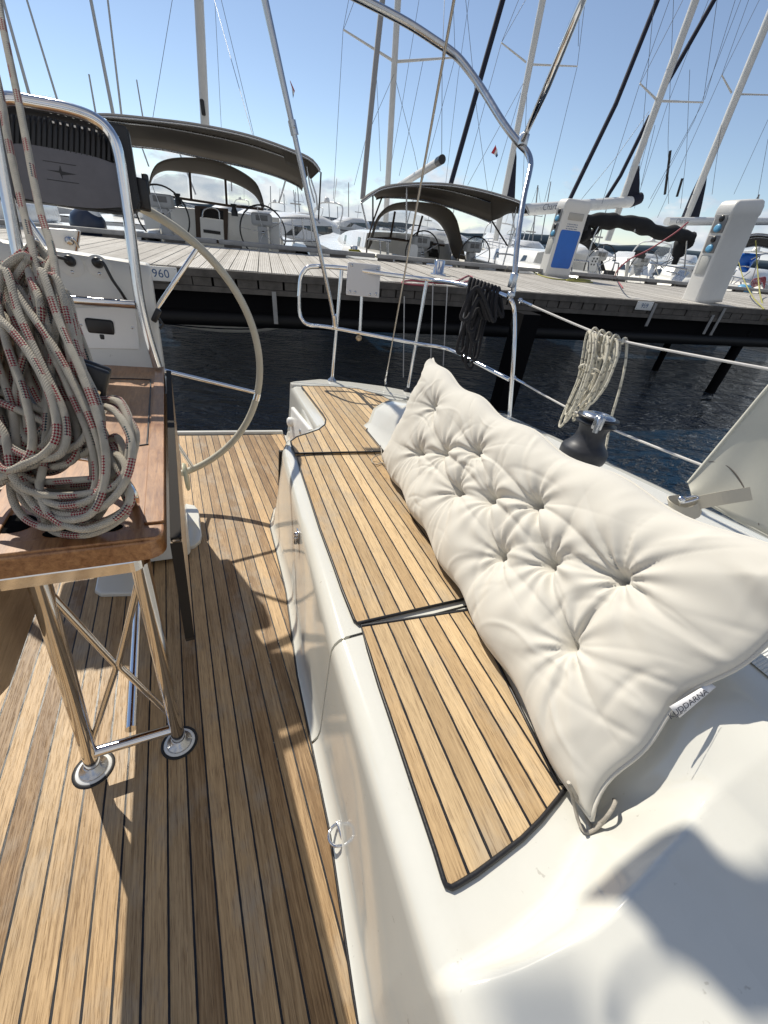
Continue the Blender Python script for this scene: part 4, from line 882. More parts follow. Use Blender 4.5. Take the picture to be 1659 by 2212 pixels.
# ================================================================== HARBOUR
def water_mat():
    m = bpy.data.materials.new('harbour_water'); m.use_nodes = True; t = NT(m); x, y, z = t.sep(t.ob())
    v1 = t.comb(t.m('MULTIPLY', x, 1.0), t.m('MULTIPLY', y, 2.2), 0.0)
    n1 = t.noise(v1, .8, 3, .5, .6); n2 = t.noise(v1, 2.9, 4, .55, 1.2); n3 = t.noise(v1, 12.0, 3, .5, .6)
    h = t.m('ADD', t.m('MULTIPLY', n1, 1.3), t.m('ADD', t.m('MULTIPLY', n2, .55), t.m('MULTIPLY', n3, .11)))
    t.l.new(t.bump(h, 1.0, 2.0), t.b.inputs['Normal'])
    t.b.inputs['Base Color'].default_value = (.013, .043, .092, 1); t.b.inputs['Roughness'].default_value = .04; t.b.inputs['IOR'].default_value = 1.33; t.b.inputs['Specular IOR Level'].default_value = .5
    return m
m = MB(); m.grid([[(-2500, -300, 0), (2500, -300, 0)], [(-2500, 4000, 0), (2500, 4000, 0)]]); tag(obj('water', m, water_mat(), M=MW), kind='structure')
def deckwood_mat():
    m = bpy.data.materials.new('grey_deck_boards'); m.use_nodes = True; t = NT(m); x, y, z = t.sep(t.ob())
    i = t.m('FLOOR', t.m('DIVIDE', x, .16)); w = t.white(i)
    g = t.noise(t.comb(t.m('MULTIPLY', x, 70.0), t.m('MULTIPLY', y, 2.5), w), 1.0, 6, .65)
    gr = t.m('ABSOLUTE', t.m('SINE', t.m('MULTIPLY', x, math.pi / .0267)))
    b_ = t.noise(t.comb(x, y, z), 1.6, 5)
    f = t.m('ADD', t.m('MULTIPLY', w, .5), t.m('ADD', t.m('MULTIPLY', t.m('SUBTRACT', g, .5), 1.2), t.m('MULTIPLY', t.m('SUBTRACT', b_, .45), .8)), None, True)
    c = t.mix(f, (.36, .34, .31, 1), (.66, .64, .60, 1)); c = t.mix(t.m('MULTIPLY', t.m('LESS_THAN', gr, .22), .75), c, (.05, .045, .04, 1))
    t.l.new(c, t.b.inputs['Base Color']); t.b.inputs['Roughness'].default_value = .85; t.l.new(t.bump(t.m('MINIMUM', gr, .5), .6, .004), t.b.inputs['Normal']); return m
DECKW = deckwood_mat(); OLDW = mat('weathered_beam', (.11, .10, .09), .9, var=.4, vscale=7, bump=(40, .6, .004)); PIERBLK = mat('tarred_timber', (.005, .005, .006), .95, spec=.1); GREYB = mat('pale_beam', (.30, .30, .30), .8, var=.3, vscale=6)
PIPE = mat('black_pipe', (.005, .005, .006), .55, spec=.25)
pier = thing('pier', (0, 1.7, ZP), 'wooden pier with grey grooved boards crossing behind the stern', 'pier', MPIER)
A0, A1, BW = -14.0, 34.0, 3.42
m = MB(); k = 0; a = A0
while a < A1:
    w_ = .148; m.box((a + .08, BW / 2, ZP - .02 + random.uniform(-.0025, .0025)), (w_, BW - .02 + random.uniform(-.01, .01), .04)); a += .16
obj('deck', m, DECKW, pier)
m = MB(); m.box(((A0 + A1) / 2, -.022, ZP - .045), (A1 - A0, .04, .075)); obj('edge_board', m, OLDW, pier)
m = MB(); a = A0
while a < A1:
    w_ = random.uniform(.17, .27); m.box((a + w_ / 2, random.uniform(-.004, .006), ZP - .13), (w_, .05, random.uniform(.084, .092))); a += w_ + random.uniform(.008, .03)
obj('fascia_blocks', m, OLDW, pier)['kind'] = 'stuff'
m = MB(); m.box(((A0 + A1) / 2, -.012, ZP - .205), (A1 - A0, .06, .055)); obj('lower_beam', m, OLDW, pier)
m = MB(); m.box(((A0 + A1) / 2, .16, ZP - .28), (A1 - A0, .2, .44)); m.box(((A0 + A1) / 2, BW - .15, ZP - .28), (A1 - A0, .2, .42)); m.box(((A0 + A1) / 2, BW / 2, ZP - .12), (A1 - A0, BW - .2, .12)); obj('under_beam', m, PIERBLK, pier)  # black plates stand in for the shade in the void under the boards
m = MB(); m.tube([(A0, .05, ZP - .53), (A1, .05, ZP - .53)], .085, 14); obj('fender_pipe', m, PIPE, pier)
m = MB(); a = A0
while a < A1: m.box((a + 1.45, BW - .06, ZP + .075), (2.86, .11, .07), None, .012); a += 2.9
obj('far_kerb', m, GREYB, pier)
m = MB(); a = A0
while a < A1: m.box((a + .5, BW - .06, ZP + .02), (.3, .09, .045)); a += .95
obj('kerb_blocks', m, OLDW, pier)
for px in ((600, 632), (1386, 690), (1512, 712), (1385, 690)):
    pass
for i, (x, y) in enumerate(((1414, 800), (1532, 848), (1082, 880))):
    p = wZ(x, y, 0.0); t_ = thing('pier_pile', (p[0], p[1], 0), ('slim dark pile under the pier', 'thick dark pile under the pier, closest to the picture edge', 'black square pile behind the stern rail corner')[i], 'pile', MPIER, 'piles under the pier')
    m = MB(); r = (.065, .085, .12)[i]
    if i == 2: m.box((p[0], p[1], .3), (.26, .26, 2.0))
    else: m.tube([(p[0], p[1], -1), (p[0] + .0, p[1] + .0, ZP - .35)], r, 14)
    obj('post', m, PIERBLK, t_)
for x, y0, y1 in ((594, 630, 700), (1386, 700, 690), (1412, 655, 705), (1536, 680, 722), (1556, 665, 725)):
    if y1 < y0: continue
    t_ = thing('hanging_strap', wB(x, y0, -.06), 'grey strap hanging down the near face of the pier at x', 'strap', MPIER, 'straps hanging on the pier'); t_['label'] = {594: 'pale grey post strap on the pier face, by the wheel', 1412: 'grey strap hanging below the 959 plate', 1536: 'short grey strap near the tall white power post', 1556: 'longer grey strap below the tall white power post'}[x]
    m = MB(); p, q = wB(x, y0, -.05), wB(x - (0 if x < 700 else 12), y1, -.07); m.box((p + q) / 2, (.05, .012, abs(p[2] - q[2]))); obj('webbing_strip', m, GREYB, t_)
# number plates
BLUEINK = mat('blue_paint', (.03, .09, .22), .5); PLATEW = mat('white_enamel', (.75, .75, .73), .35, var=.05)
def plate(px, txt, size, lab):
    q = [wB(x, y, -.055) for x, y in px]; c = sum(q) / 4; w_, h_ = abs(q[1][0] - q[0][0]), abs(q[0][2] - q[3][2])
    t_ = thing('number_plate', c, lab, 'number plate', MPIER); m = MB(); m.box(c, (w_, .008, h_), None, .004); o = obj('plate', m, PLATEW, t_)
    text(txt, size * h_, MPIER @ basis(c + np.array([0, -.0055, 0]), (1, 0, 0), (0, 0, 1)), 'digits', BLUEINK, o, .001, 1.05)
    m = MB()
    for sx in (-1, 1):
        for sz in (-1, 1): m.lathe([(0, .003), (.005, .002), (.006, 0)], c + np.array([sx * (w_ / 2 - .018), -.004, sz * (h_ / 2 - .018)]), (0, -1, 0), 8)
    obj('screw', m, STEEL, o)
plate(((309, 572), (384, 579), (384, 610), (311, 604)), '960', .80, 'white number plate on the pier edge beside the steering wheel')
plate(((1377, 649), (1411, 653), (1406, 672), (1372, 668)), '959', .72, 'small white number plate on the pier edge below the tall power post')
# service pedestals
BLUEP = mat('blue_panel', (.018, .14, .55), .35, var=.08, vscale=6); SKYB = mat('pale_blue_plastic', (.10, .32, .52), .4); GREYP = mat('grey_plastic', (.20, .20, .20), .45); POST = mat('white_grp', (.70, .69, .66), .35, var=.06, vscale=3)
def service_post(corner_px, right_px, left_px, hgt, lab, panel):
    c = wZ(*corner_px, ZP); w_ = max(min(wZ(*right_px, ZP)[0] - c[0], .62), .34); dpt = .30
    print('POST', c, w_, wZ(*left_px, ZP) - c)
    t_ = thing('service_post', (c[0] + w_ / 2, c[1] + dpt / 2, ZP), lab, 'power post', MPIER)
    bm = bmesh.new(); ou = rrect(c[0], c[0] + w_, c[1], c[1] + dpt, .035); secs = []
    for k, (s, z) in enumerate(((1.05, 0), (1.0, .06), (.97, .6 * hgt), (.95, .84 * hgt), (1.0, .86 * hgt), (1.0, .93 * hgt), (.93, .975 * hgt), (.8, .995 * hgt), (.5, hgt))):
        cx, cy = c[0] + w_ / 2, c[1] + dpt / 2; secs.append([bm.verts.new((cx + (x - cx) * s, cy + (y - cy) * s, ZP + z)) for x, y in ou])
    n_ = len(ou)
    for s in range(len(secs) - 1):
        for i in range(n_): bm.faces.new((secs[s][i], secs[s][(i + 1) % n_], secs[s + 1][(i + 1) % n_], secs[s + 1][i]))
    bm.faces.new(secs[-1]); bm.faces.new(secs[0][::-1]); m = MB(); m.frombm(bm, True); body = obj('body', m, POST, t_)
    X0 = c[0] - .002
    for k, zf in enumerate((.83, .64)):                # two socket units on the left face
        m = MB(); m.box((X0 + .01, c[1] + dpt / 2, ZP + hgt * (zf - .035)), (.02, .20, hgt * .165), None, .006); u_ = obj('socket_box', m, GREYP, body)
        m = MB(); m.lathe([(0, .018), (.028, .018), (.04, .008), (.045, 0)], (X0, c[1] + dpt / 2 - .01, ZP + hgt * (zf + .012)), (-1, 0, 0), 20); obj('switch', m, BLACKP, u_)
        m = MB(); m.lathe([(0, .03), (.03, .03), (.05, .024), (.055, .0)], (X0, c[1] + dpt / 2 - .01, ZP + hgt * (zf - .075)), nrm((-1, 0, .25)), 24); obj('socket_lid', m, SKYB, u_)
    m = MB(); m.box((X0 + .012, c[1] + dpt / 2, ZP + hgt * .40), (.02, .18, hgt * .2), None, .02); obj('niche', m, mat('niche_shade', (.5, .5, .47), .5), body)
    if panel:
        m = MB(); m.prism([(x, z) for x, z in rrect(c[0] + .07, c[0] + w_ - .07, ZP + .12 * hgt, ZP + .62 * hgt, .045)], 0, .012, .004)
        m.v = [(x, c[1] + .008 - z, y) for x, y, z in m.v]; m.f = [f[::-1] for f in m.f]; m.uv = [u[::-1] for u in m.uv]; obj('door_panel', m, BLUEP, body)
        m = MB(); m.box((c[0] + w_ / 2 + .02, c[1] + .01, ZP + .79 * hgt), (w_ * .58, .03, .09 * hgt), None, .01); obj('lamp_window', m, mat('frosted_lens', (.42, .40, .36), .3), body)
        m = MB()
        for k in range(3):
            for j in range(7): m.box((c[0] + w_ * .3 + j * w_ * .062, c[1] + .004, ZP + hgt * (.695 - .028 * k)), (w_ * .04 * (1 if (j * 7 + k) % 3 else .6), .006, .012))
        o = obj('lettering', m, BLUEINK, body)
    if not panel: t_.matrix_world = t_.matrix_world @ Matrix.Rotation(math.radians(-7.5), 4, 'Y')
    return c, w_
cN_, wN_ = service_post((1503, 653), (1552, 656), (1464, 650), 1.36, 'tall white power post with two blue sockets, standing by the 959 plate', False)
cF_, wF_ = service_post((1177, 595.5), (1221, 598), (1159, 592), 1.33, 'white power post with a blue door panel, further back on the pier', True)
# bollards
def bollard(px, r, h, lab, mt, bar=True):
    p = wZ(*px, ZP); t_ = thing('bollard', p, lab, 'bollard', MPIER, 'mooring bollards'); m = MB(); m.lathe([(r * 1.5, 0), (r * 1.5, .012), (r, .016), (r, h - .01), (r * .92, h), (0, h)], p, (0, 0, 1), 28); obj('post', m, mt, t_)
    if bar: m = MB(); m.tube([p + np.array([-r * 2.6, 0, h * .62]), p + np.array([r * 2.6, 0, h * .62])], .02, 12); obj('cross_bar', m, mt, t_)
    return p
bollard((946, 593), .085, .20, 'chrome bollard with a cross bar, middle of the pier', CHROME)
bp_ = bollard((764, 552), .075, .17, 'grey bollard wound with yellow rope', STEEL, False)
YEL = mat('yellow_rope', (.42, .38, .06), .8); PINK = mat('red_hose', (.34, .07, .09), .6); GRN_ = mat('olive_rope', (.30, .29, .08), .8)
t_ = thing('mooring_rope', bp_, 'yellow and black rope wound round a grey bollard', 'rope', MPIER); m = MB(); m.tube([bp_ + np.array([.1 * math.cos(a), .1 * math.sin(a), .03 + .004 * a]) for a in np.linspace(0, 19, 70)] + cr([bp_ + np.array([.2, -.05, .02]), bp_ + np.array([.6, -.0, .015]), bp_ + np.array([1.1, .1, .015])], 4), .014, 8); obj('coil', m, YEL, t_)
def laid(pts, r, mt, lab, name='hose', cat='hose'):
    t_ = thing(name, pts[0], lab, cat, MPIER); m = MB(); m.tube(cr(pts, 8), r, 8); obj('length', m, mt, t_)
laid([wZ(x, y, ZP + .012) for x, y in ((925, 618), (870, 612), (885, 606), (950, 612), (1000, 610), (1020, 600), (1010, 596), (985, 607), (960, 604))], .010, PINK, 'red hose lying in loops on the pier near the chrome bollard')
laid([wB(x, y, b) for x, y, b in ((1486, 632 - 152, cN_[1] + .1), (1455, 505, cN_[1] + .1), (1400, 540, cN_[1] + .3), (1360, 560, cN_[1] + .4), (1333, 585, cN_[1] + .5))] + [wZ(1330, 600, ZP + .012), wZ(1345, 622, ZP + .012)], .011, PINK, 'red power cable hanging from the tall white power post', 'cable', 'cable')
laid([wZ(x, y, ZP + .012) for x, y in ((1150, 586), (1165, 594), (1200, 603), (1250, 605), (1275, 606), (1240, 602), (1225, 606), (1280, 610))], .012, GRN_, 'olive green rope on the pier at the foot of the blue panel post', 'mooring_rope', 'rope')
laid([wB(1632, 520, 3.2), wB(1636, 580, 3.0), wB(1640, 625, 2.0), wZ(1645, 650, ZP + .02), wB(1659, 690, -.05), wB(1680, 730, -.05)], .012, GRN_, 'yellow green line running down over the pier edge beside the tall post', 'mooring_rope', 'rope')
laid([wB(1594, 560, 3.2), wB(1605, 600, 2.5), wB(1625, 640, 1.0), wB(1650, 668, -.05)], .010, GRN_, 'thin olive line crossing the pier boards behind the tall post', 'mooring_rope', 'rope')
for i, (x0, y0, x1, y1, lab) in enumerate(((935, 612, 929, 815, 'thin grey mooring line hanging between rail stanchion and black coil'), (966, 618, 957, 790, 'second thin mooring line hanging in front of the pier by the black coil'), (873, 640, 871, 815, 'thin pale line hanging beside the backstay'), (1008, 640, 985, 760, 'looped pale line hanging off the pier edge'))):
    laid([wB(x0, y0, -.08), wB((x0 + x1) / 2, (y0 + y1) / 2, -.09), wB(x1, y1, -.1)], .008, WIRE, lab, 'mooring_line', 'rope')
# ------------------------------------------------------------------ boats
HULLW = mat('hull_white', (.74, .74, .72), .25, coat=.2, var=.05, vscale=.8); ALU = mat('mast_paint', (.66, .65, .62), .35, var=.08, vscale=3); ALUG = mat('mast_aluminium', (.42, .42, .42), .35, .6, var=.1, vscale=4)
TAUPE = mat('taupe_canvas', (.11, .09, .068), .85, var=.12, vscale=4, bump=(160, .3, .002)); NAVY = mat('navy_canvas', (.010, .012, .028), .8, var=.2, vscale=4, bump=(60, .4, .004)); BLACKC = mat('black_canvas', (.010, .010, .012), .85, bump=(30, .6, .01)); DARKG = mat('tinted_glass', (.02, .025, .03), .06, spec=.8); SAILG = mat('grey_sail_cover', (.36, .35, .34), .8, var=.1)
BROWN = mat('brown_trim', (.055, .034, .024), .6); STAYM = mat('rigging_wire', (.16, .17, .19), .4, .5); LGREY = mat('light_grey_boat', (.48, .49, .50), .5)
def clear_mat():
    m = bpy.data.materials.new('clear_vinyl'); m.use_nodes = True; n, l = m.node_tree.nodes, m.node_tree.links; b = n['Principled BSDF']; b.inputs['Base Color'].default_value = (.85, .87, .9, 1); b.inputs['Roughness'].default_value = .12
    tr_ = n.new('ShaderNodeBsdfTransparent'); tr_.inputs[0].default_value = (.93, .94, .95, 1); x = n.new('ShaderNodeMixShader'); x.inputs[0].default_value = .20; l.new(tr_.outputs[0], x.inputs[1]); l.new(b.outputs[0], x.inputs[2]); l.new(x.outputs[0], n['Material Output'].inputs[0]); return m
CLEAR = clear_mat()
BF = [(0, .80), (.12, .90), (.3, 1.0), (.5, .98), (.7, .76), (.85, .46), (.95, .18), (1, .01)]
class Boat:
    def __init__(s, name, a, b, yaw, L, B, label, cat, group=None, M=MPIER):
        s.a, s.b, s.c, s.s, s.L, s.B = a, b, math.cos(yaw), math.sin(yaw), L, B; s.M = M; s.t = thing(name, (a, b, 0), label, cat, M, group)
    def P(s, x, f, z): return np.array([s.a + x * s.c - f * s.s, s.b + x * s.s + f * s.c, z])
    def part(s, name, m, mt, par=None): return obj(name, m, mt, par or s.t)
    def hw(s, f): return s.B / 2 * float(np.interp(f / s.L, [q[0] for q in BF], [q[1] for q in BF]))
    def hull(s, z0=1.28, z1=1.5, mt=None, well=0.0):
        m = MB(); G = []
        for f in np.linspace(0, s.L, 26):
            h = s.hw(f); zd = z0 + (z1 - z0) * (f / s.L) ** 1.3; G.append([s.P(-h, f, zd), s.P(-h * .99, f, zd * .6), s.P(-h * .9, f, .1), s.P(-h * .5, f, -.4), s.P(h * .5, f, -.4), s.P(h * .9, f, .1), s.P(h * .99, f, zd * .6), s.P(h, f, zd)])
        m.grid(G); m.add(G[0], [list(range(8))], None, False); o = s.part('hull', m, mt or HULLW)
        m = MB(); G = []
        for f in np.linspace(well, s.L, 24):
            h = s.hw(f); zd = z0 + (z1 - z0) * (f / s.L) ** 1.3; G.append([s.P(-h, f, zd), s.P(0, f, zd + .05), s.P(h, f, zd)])
        m.grid(G); s.part('deck', m, HULLW)
        if well:
            m = MB()
            for sx in (-1, 1):
                w_ = .42; G = []
                for f in np.linspace(0.05, well, 8):
                    h = s.hw(f); G.append([s.P(sx * h, f, z0), s.P(sx * (h - .12), f, z0 + .22), s.P(sx * (h - w_), f, z0 + .26), s.P(sx * (h - w_ - .05), f, z0 - .1), s.P(sx * (h - w_ - .1), f, z0 - .45)])
                m.grid(G)
            m.add([s.P(-s.hw(0), 0, z0 - .4), s.P(s.hw(0), 0, z0 - .4), s.P(s.hw(well), well, z0 - .4), s.P(-s.hw(well), well, z0 - .4)], [[0, 1, 2, 3]], None, False)
            s.part('cockpit', m, GELM)
        return o
    def cabin(s, f0, f1, w, z0, z1, win=True):
        m = MB(); G = []
        for f in np.linspace(f0, f1, 10):
            u = (f - f0) / (f1 - f0); ww = w / 2 * (1 - .35 * u ** 2); zt = z1 - (z1 - z0) * .75 * max(u - .35, 0) ** 1.4 / .65 ** 1.4
            G.append([s.P(-ww, f, z0 - .1), s.P(-ww * .93, f, zt - .05), s.P(-ww * .7, f, zt), s.P(0, f, zt + .04), s.P(ww * .7, f, zt), s.P(ww * .93, f, zt - .05), s.P(ww, f, z0 - .1)])
        m.grid(G); m.add(G[0], [list(range(7))[::-1]], None, False); o = s.part('cabin', m, HULLW)
        if win:
            for sx in (-1, 1):
                m = MB(); q = []
                for f in (f0 + .5, f0 + (f1 - f0) * .55):
                    u = (f - f0) / (f1 - f0); ww = w / 2 * (1 - .35 * u ** 2) + .006
                    q.append((s.P(sx * ww * .985, f, z0 + .02), s.P(sx * ww * .95, f, z1 - .16 - .08 * u)))
                m.add([q[0][0], q[1][0], q[1][1], q[0][1]], [[0, 1, 2, 3]], None, False); s.part('window', m, DARKG, o)
    def wheel(s, x, f, z, r=.5, mt=None):
        m = MB(); m.tube([s.P(x + r * math.cos(a), f, z + r * math.sin(a)) for a in np.linspace(0, 2 * math.pi, 41)[:-1]], .016, 8, True); w_ = s.part('wheel', m, mt or BLACKP)
        m = MB()
        for a in np.linspace(.5, .5 + 2 * math.pi, 6)[:-1]: m.tube([s.P(x, f, z), s.P(x + r * math.cos(a), f, z + r * math.sin(a))], .008, 6)
        m.lathe([(0, .03), (.04, .02), (.04, -.02)], s.P(x, f, z), (0, -1, 0), 12); s.part('spokes', m, STEEL, w_)
        m = MB(); c = s.P(x, f + .22, 0); m.box((c[0], c[1], z - .25), (.22, .26, .75), None, .04); m.box((c[0], c[1] - .02, z + .24), (.46, .30, .24), None, .05); pd = s.part('pedestal', m, LGREY)
        m = MB(); m.box((c[0], c[1] - .17, z + .27), (.26, .02, .10), None, .01); s.part('instruments', m, GREYP, pd)
    def mast(s, px, b, r, mt=None, spread=None, stays=(), furl=None, rs=.0065):
        p = [wB(x, y, b) for x, y in px]; u = p[0] - p[-1]; m = MB(); m.tube([p[-1], p[0], p[0] + u * .3], [r, r * .95, r * .9], 14); k = s.part('mast', m, mt or ALU)
        if spread:
            for tip, root in spread:
                m = MB(); m.tube([wB(*root, b), wB(*tip, b - .15)], [.035, .022], 8); s.part('spreader', m, mt or ALU, k)
        for st_ in stays:
            m = MB(); q = [wB(x, y, bb) for x, y, bb in st_]
            q = [q[0] + (q[0] - q[1]) * .4] + q if st_[0][1] <= 2 else q
            m.tube(q, rs, 6); s.part('stay', m, STAYM, k)
        return k
    def pxtube(s, name, pts, r, mt, par=None, n=10):
        m = MB(); m.tube([wB(*p) for p in pts], r, n); return s.part(name, m, mt, par)
    def loft(s, name, c0, b0, c1, b1, mt, n=30, sag=0.0, th=.012, par=None, mids=6, bulge=0.0):
        e0 = resample(cr([wB(x, y, b0) for x, y in c0], 6), n); e1 = resample(cr([wB(x, y, b1) for x, y in c1], 6), n); m = MB(); G = []
        for j in range(mids + 1):
            t = j / mids; G.append([e0[i] * (1 - t) + e1[i] * t + np.array([0, 0, (-sag + 0) * math.sin(math.pi * t)]) for i in range(n)])
        m.grid(G); o = s.part(name, m, mt, par); solid(o, th, 0)
        if name == 'awning':
            for j in (0, mids // 2, mids):
                q = G[j]; m = MB(); m.tube([p + np.array([0, 0, -.022]) for p in q], .016, 8); s.part('awning_bow', m, STEEL, o)
            m = MB()
            for j in (1, mids - 1): m.tube([p + np.array([0, 0, .004]) for p in G[j]], .009, 6)
            m.tube([p + np.array([0, 0, .008]) for p in G[0]], .016, 6); s.part('awning_piping', m, SAILG, o)
        return o
    def pane(s, name, px, b, mt, par=None):
        m = MB(); m.add([wB(x, y, b) for x, y in px], [list(range(len(px)))], None, False); return s.part(name, m, mt, par)
def resample(P, n):
    P = np.array(P); d = np.concatenate([[0], np.cumsum(np.linalg.norm(np.diff(P, axis=0), axis=1))]); q = np.linspace(0, d[-1], n)
    return [np.array([np.interp(t, d, P[:, k]) for k in range(3)]) for t in q]
def c1(x, y): return (193.6 + .3167 * x, 232.3 + .3167 * y)     # first close-up -> picture units
def c2(x, y): return (718.9 + .2833 * x, 376.0 + .2833 * y)
def c3(x, y): return (1133.7 + .2333 * x, 431.3 + .2333 * y)
# ---- yacht with the taupe awning, stern towards us, on the left
def wheel_px(B_, px, b, r): p = wB(*px, b); f = b - B_.b; B_.wheel(p[0] - B_.a + f * B_.s, f, p[2], r)
A = Boat('sailing_yacht', .62, 4.25, .05, 12.5, 4.1, 'white sailing yacht with wide taupe awning and twin wheels, stern to the pier', 'sailing yacht')
A.hull(1.28, 1.55, well=3.2); A.cabin(3.1, 8.0, 2.7, 1.5, 1.95)
wheel_px(A, c1(505, 735), 5.7, .50); wheel_px(A, c1(1185, 855), 5.7, .50)
bb = 7.15; m = MB()
q0, q1 = wB(*c1(330, 600), bb), wB(*c1(1290, 690), bb); m.box(((q0[0] + q1[0]) / 2, bb + .06, 1.48), (q1[0] - q0[0], .12, 1.0), None, .02); bk_ = A.part('bulkhead', m, HULLW)
def quadbox(bt, name, px, b, d, mt, par=None):
    q = [wB(x, y, b) for x, y in px]; k = len(q); m = MB(); m.add(q + [p + np.array([0, d, 0]) for p in q], [list(range(k))[::-1], list(range(k, 2 * k))] + [[i, (i + 1) % k, k + (i + 1) % k, k + i] for i in range(k)], None, False); return bt.part(name, m, mt, par)
quadbox(A, 'companionway', [c1(716, 668), c1(945, 690), c1(940, 935), c1(728, 910)], bb - .03, .04, BROWN, bk_)
quadbox(A, 'hatch_opening', [c1(755, 690), c1(910, 705), c1(912, 900), c1(760, 885)], bb - .045, .02, BLACKC, bk_)
o = quadbox(A, 'stern_box', [c1(752, 748), c1(908, 768), c1(914, 908), c1(760, 888)], 6.4, .2, WHITEP); quadbox(A, 'box_slot', [c1(775, 830), c1(892, 846), c1(893, 868), c1(777, 852)], 6.385, .02, BLACKP, o)
m = MB(); m.tube(cr([wB(*c1(768, 750), 6.42), wB(*c1(780, 700), 6.42), wB(*c1(830, 682), 6.42), wB(*c1(878, 705), 6.42), wB(*c1(888, 768), 6.42)], 6), .014, 8); A.part('box_handle', m, STEEL, o)
hood = A.loft('spray_hood', [c1(403, 530), c1(425, 440), c1(475, 375), c1(600, 343), c1(800, 353), c1(980, 408), c1(1120, 498), c1(1170, 590), c1(1192, 680)], 6.2, [c1(408, 540), c1(440, 465), c1(520, 430), c1(640, 440), c1(800, 462), c1(960, 505), c1(1090, 570), c1(1150, 630), c1(1175, 690)], 7.2, TAUPE, 40)
for px in ([c1(415, 560), c1(440, 490), c1(520, 455), c1(640, 455), c1(664, 470), c1(678, 615), c1(540, 600)], [c1(700, 462), c1(912, 500), c1(918, 652), c1(712, 625)], [c1(946, 515), c1(1040, 545), c1(1110, 590), c1(1165, 650), c1(1172, 690), c1(950, 662)]): A.pane('window_pane', px, 7.22, CLEAR, hood)
for p_, q_ in ((c1(682, 440), c1(694, 630)), (c1(925, 480), c1(935, 668)), (c1(530, 605), c1(940, 668)), (c1(940, 668), c1(1185, 695))): A.pxtube('window_frame', [(*p_, 7.18), (*q_, 7.18)], .028, BROWN, hood)
aw = A.loft('awning', [c1(40, 50), c1(160, 52), c1(420, 78), c1(750, 120), c1(1100, 195), c1(1400, 300), c1(1520, 360), c1(1572, 430)], 4.55, [c1(200, 240), c1(300, 258), c1(520, 285), c1(800, 345), c1(1060, 400), c1(1290, 470), c1(1420, 530), c1(1450, 560)], 7.3, TAUPE, 40, -.16)
A.loft('awning_valance', [c1(1300, 262), c1(1400, 300), c1(1520, 360), c1(1572, 430)], 4.55, [c1(1340, 380), c1(1420, 420), c1(1480, 455), c1(1510, 490)], 5.4, TAUPE, 14, 0, .01, aw, 4)
for pts in (((1578, 440), (1572, 560), (1560, 770)), ((1480, 380), (1500, 520), (1535, 650)), ((1510, 490), (1545, 600), (1555, 700)), ((1335, 500), (1310, 590), (1290, 650))):
    A.pxtube('awning_pole', [(*c1(*p), 5.0) for p in pts], .016, STEEL if pts[0][0] != 1578 else BLACKP, aw)
for i, (x, y) in enumerate(((600, 620), (985, 690))):
    m = MB(); p = wB(*c1(x, y), 6.6); m.lathe([(.075, -.14), (.075, -.05), (.05, 0), (.05, .04), (.07, .06), (.07, .09), (0, .09)], p, (0, 0, 1), 18); A.part('winch', m, BLACKP)
m = MB(); rl = [c1(1300, 890), c1(1305, 770), c1(1330, 752), c1(1530, 760), c1(1570, 790)]; m.tube(cr([wB(*p, 4.6) for p in rl], 5), .016, 8); rl = [c1(1300, 850), c1(1320, 905), c1(1420, 910), c1(1560, 910)]; m.tube(cr([wB(*p, 4.6) for p in rl], 5), .016, 8)
for x in (1380, 1450, 1505): m.tube([wB(*c1(x, 760), 4.6), wB(*c1(x + 15, 930), 4.6)], .014, 8)
A.part('stern_rail', m, STEEL)
m = MB(); m.box(wB(*c1(1262, 880), 6.3), (.24, .5, .55), None, .03); A.part('cockpit_locker', m, HULLW)
A.mast([(428, -30), (441, 265), (446, 330)], 9.4, .11, ALU, None, [((463, 0, 10), (545, 290, 6)), ((372, 0, 11), (330, 255, 9.5)), ((464, 0, 12), (478, 275, 12)), ((478, 0, 9), (549, 295, 9))])
m = MB(); p = wB(438, 232, 9.2); m.box(p, (.10, .05, .30), None, .03); A.part('halyard_block', m, BLACKP)
sk = A.loft('counter', [(300, 684), (420, 688), (540, 689), (640, 688)], 3.56, [(330, 694), (400, 708), (490, 718), (575, 715), (632, 701)], 3.54, HULLW, 24, 0, .03)
A.loft('stripe', [(350, 698), (420, 705), (500, 709.5), (560, 708), (615, 700)], 3.5, [(352, 700), (420, 707.5), (500, 712), (560, 710.5), (612, 702)], 3.5, NAVY, 20, 0, .01, sk, 1)
# ---- yacht in the middle
Bt = Boat('sailing_yacht', 5.6, 4.5, .10, 12.0, 4.0, 'white sailing yacht with taupe awning over a sprayhood with clear panes, boom cocked up', 'sailing yacht')
Bt.hull(1.28, 1.55, well=3.2); Bt.cabin(3.1, 8.0, 2.6, 1.45, 1.9)
wheel_px(Bt, c2(1095, 645), 6.0, .48); wheel_px(Bt, c2(680, 605), 6.0, .48)
hood = Bt.loft('spray_hood', [c2(258, 605), c2(300, 440), c2(345, 320), c2(450, 232), c2(640, 212), c2(850, 250), c2(935, 330), c2(975, 470), c2(1012, 655)], 6.4, [c2(300, 520), c2(330, 400), c2(375, 320), c2(470, 275), c2(640, 288), c2(790, 355), c2(860, 450), c2(890, 540), c2(920, 640)], 7.6, TAUPE, 40)
for px in ([c2(305, 490), c2(340, 380), c2(385, 315), c2(468, 290), c2(436, 478)], [c2(480, 292), c2(600, 295), c2(672, 320), c2(632, 500), c2(450, 480)], [c2(692, 325), c2(800, 380), c2(850, 440), c2(868, 500), c2(850, 540), c2(640, 505)]): Bt.pane('window_pane', px, 7.55, CLEAR, hood)
